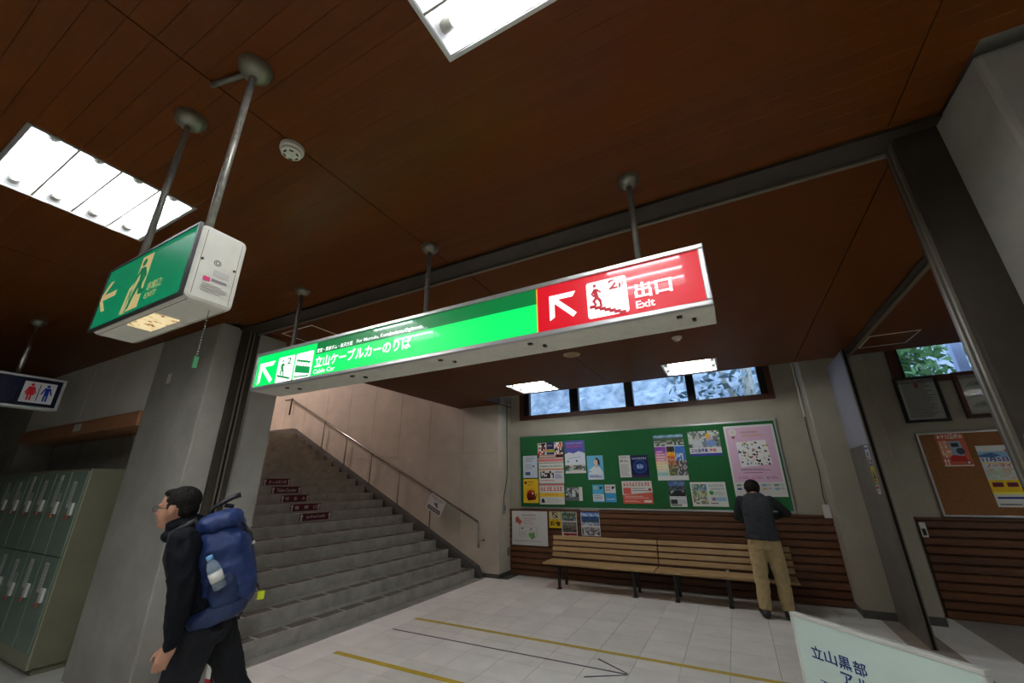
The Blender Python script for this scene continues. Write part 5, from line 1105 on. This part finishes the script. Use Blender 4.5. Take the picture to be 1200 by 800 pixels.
# ---------------- man bent over at the wall
mn = thing('person', 'man in grey sweater and khaki trousers, head bowed, facing the pink poster', 'person', (0.20, 6.74, 0))
V = Vector; body = MB(); P, M = head(body, (0.0, 0.325, 1.50), (0, 0.66, -0.75), (0, 0.75, 0.66), 1.05)
limb(body, [(0, 0.285, 1.50), (0, 0.18, 1.40)], [0.055, 0.062])
etube(body, [((0, 0.0, 0.80), 0.14, 0.10, 0), ((0, 0.02, 1.0), 0.125, 0.09, 0), ((0, 0.09, 1.2), 0.15, 0.10, 0), ((0, 0.15, 1.36), 0.15, 0.08, 0), ((0, 0.18, 1.42), 0.06, 0.05, 0)])
AR_ = {}
for s, S_, E_, W_ in ((1, V((0.178, 0.14, 1.375)), V((0.35, 0.20, 1.215)), V((0.13, 0.42, 1.14))), (-1, V((-0.178, 0.14, 1.375)), V((-0.255, 0.25, 1.15)), V((-0.10, 0.43, 1.09)))):
    limb(body, [S_, E_, W_], [0.045, 0.037, 0.027]); hand(body, W_, (-s * 0.75, 0.55, -0.15), (0, 0.2, -1), (0, 0.9, 0.35), 0.95, 0.6); AR_[s] = (S_, E_, W_)
LG = {-1: (V((-0.09, 0, 0.85)), V((-0.105, 0.01, 0.45)), V((-0.125, 0.0, 0.09))), 1: (V((0.09, 0, 0.85)), V((0.125, 0.02, 0.45)), V((0.125, 0.03, 0.09)))}
for s in (-1, 1):
    h, k_, a = LG[s]; limb(body, [h, k_, a], [0.075, 0.055, 0.038]); limb(body, [a + V((0, -0.03, -0.04)), a + V((s * 0.03, 0.15, -0.05))], [0.034, 0.028])
blob('body', body, skin, mn, 0.006, 2)
h_ = MB(); ell(h_, P(-0.026, 0, 0.042), (0.112, 0.10, 0.098), M); ell(h_, P(-0.062, 0, -0.02), (0.070, 0.088, 0.085), M); ell(h_, P(0.045, 0, 0.08), (0.04, 0.062, 0.03), M)
blob('hair', h_, hairm, mn, 0.007, 1, 0.012, 50, (1, 1, 1), 2)
w_ = MB(); etube(w_, [((0, 0.0, 0.90), 0.198, 0.145, 0), ((0, 0.005, 0.93), 0.196, 0.14, 0), ((0, 0.01, 1.0), 0.183, 0.13, 0), ((0, 0.07, 1.17), 0.18, 0.13, 0), ((0, 0.12, 1.30), 0.195, 0.125, 0), ((0, 0.15, 1.385), 0.205, 0.095, 0), ((0, 0.18, 1.435), 0.14, 0.08, 0), ((0, 0.21, 1.475), 0.08, 0.068, 0)])
for s in (1, -1):
    S_, E_, W_ = AR_[s]; limb(w_, [S_, S_.lerp(E_, 0.5), E_, E_.lerp(W_, 0.5), W_], [0.062, 0.062, 0.056, 0.05, 0.042])
blob('sweater', w_, greyknit, mn, 0.009, 3, 0.009, 9, (1, 1, 1.2), 4)
k_ = MB(); etube(k_, [((0, 0.0, 0.965), 0.15, 0.10, 0), ((0, -0.005, 0.86), 0.185, 0.125, 0), ((0, -0.005, 0.79), 0.17, 0.115, 0)])
for s in (-1, 1):
    h, kn, a = LG[s]; a2 = a + V((0, 0, 0.005)); limb(k_, [h, h.lerp(kn, 0.5), kn, kn.lerp(a2, 0.5)], [0.105, 0.096, 0.083, 0.078]); k_.tube([kn.lerp(a2, 0.45), a2], [0.078, 0.07], 16)
blob('trousers', k_, khaki, mn, 0.009, 2, 0.014, 9, (1, 1, 1.1), 8)
for s in (-1, 1):
    a = LG[s][2]; b = MB(); limb(b, [a + V((0, 0, 0.0)), a + V((0, -0.05, -0.04))], [0.052, 0.05]); limb(b, [a + V((0, -0.05, -0.04)), a + V((s * 0.04, 0.17, -0.045))], [0.05, 0.042])
    blob('shoe', b, bootm, mn, 0.007, 2)
# bag on the bench end behind the man
bg_ = thing('shoulder_bag', 'black soft bag on the bench behind the man in khaki trousers', 'bag', (0.22, 7.1, 0.388))
b = MB(); ell(b, (0, 0, 0.125), (0.17, 0.10, 0.125), None, 0.6); blob('bag_body', b, strapblk, bg_, 0.01, 2, 0.015, 10)
build('bag_handle', MB().tube([(-0.07, 0, 0.24), (-0.05, 0, 0.31), (0.05, 0, 0.31), (0.07, 0, 0.24)], 0.009, 8), strapblk, bg_, smooth=True)
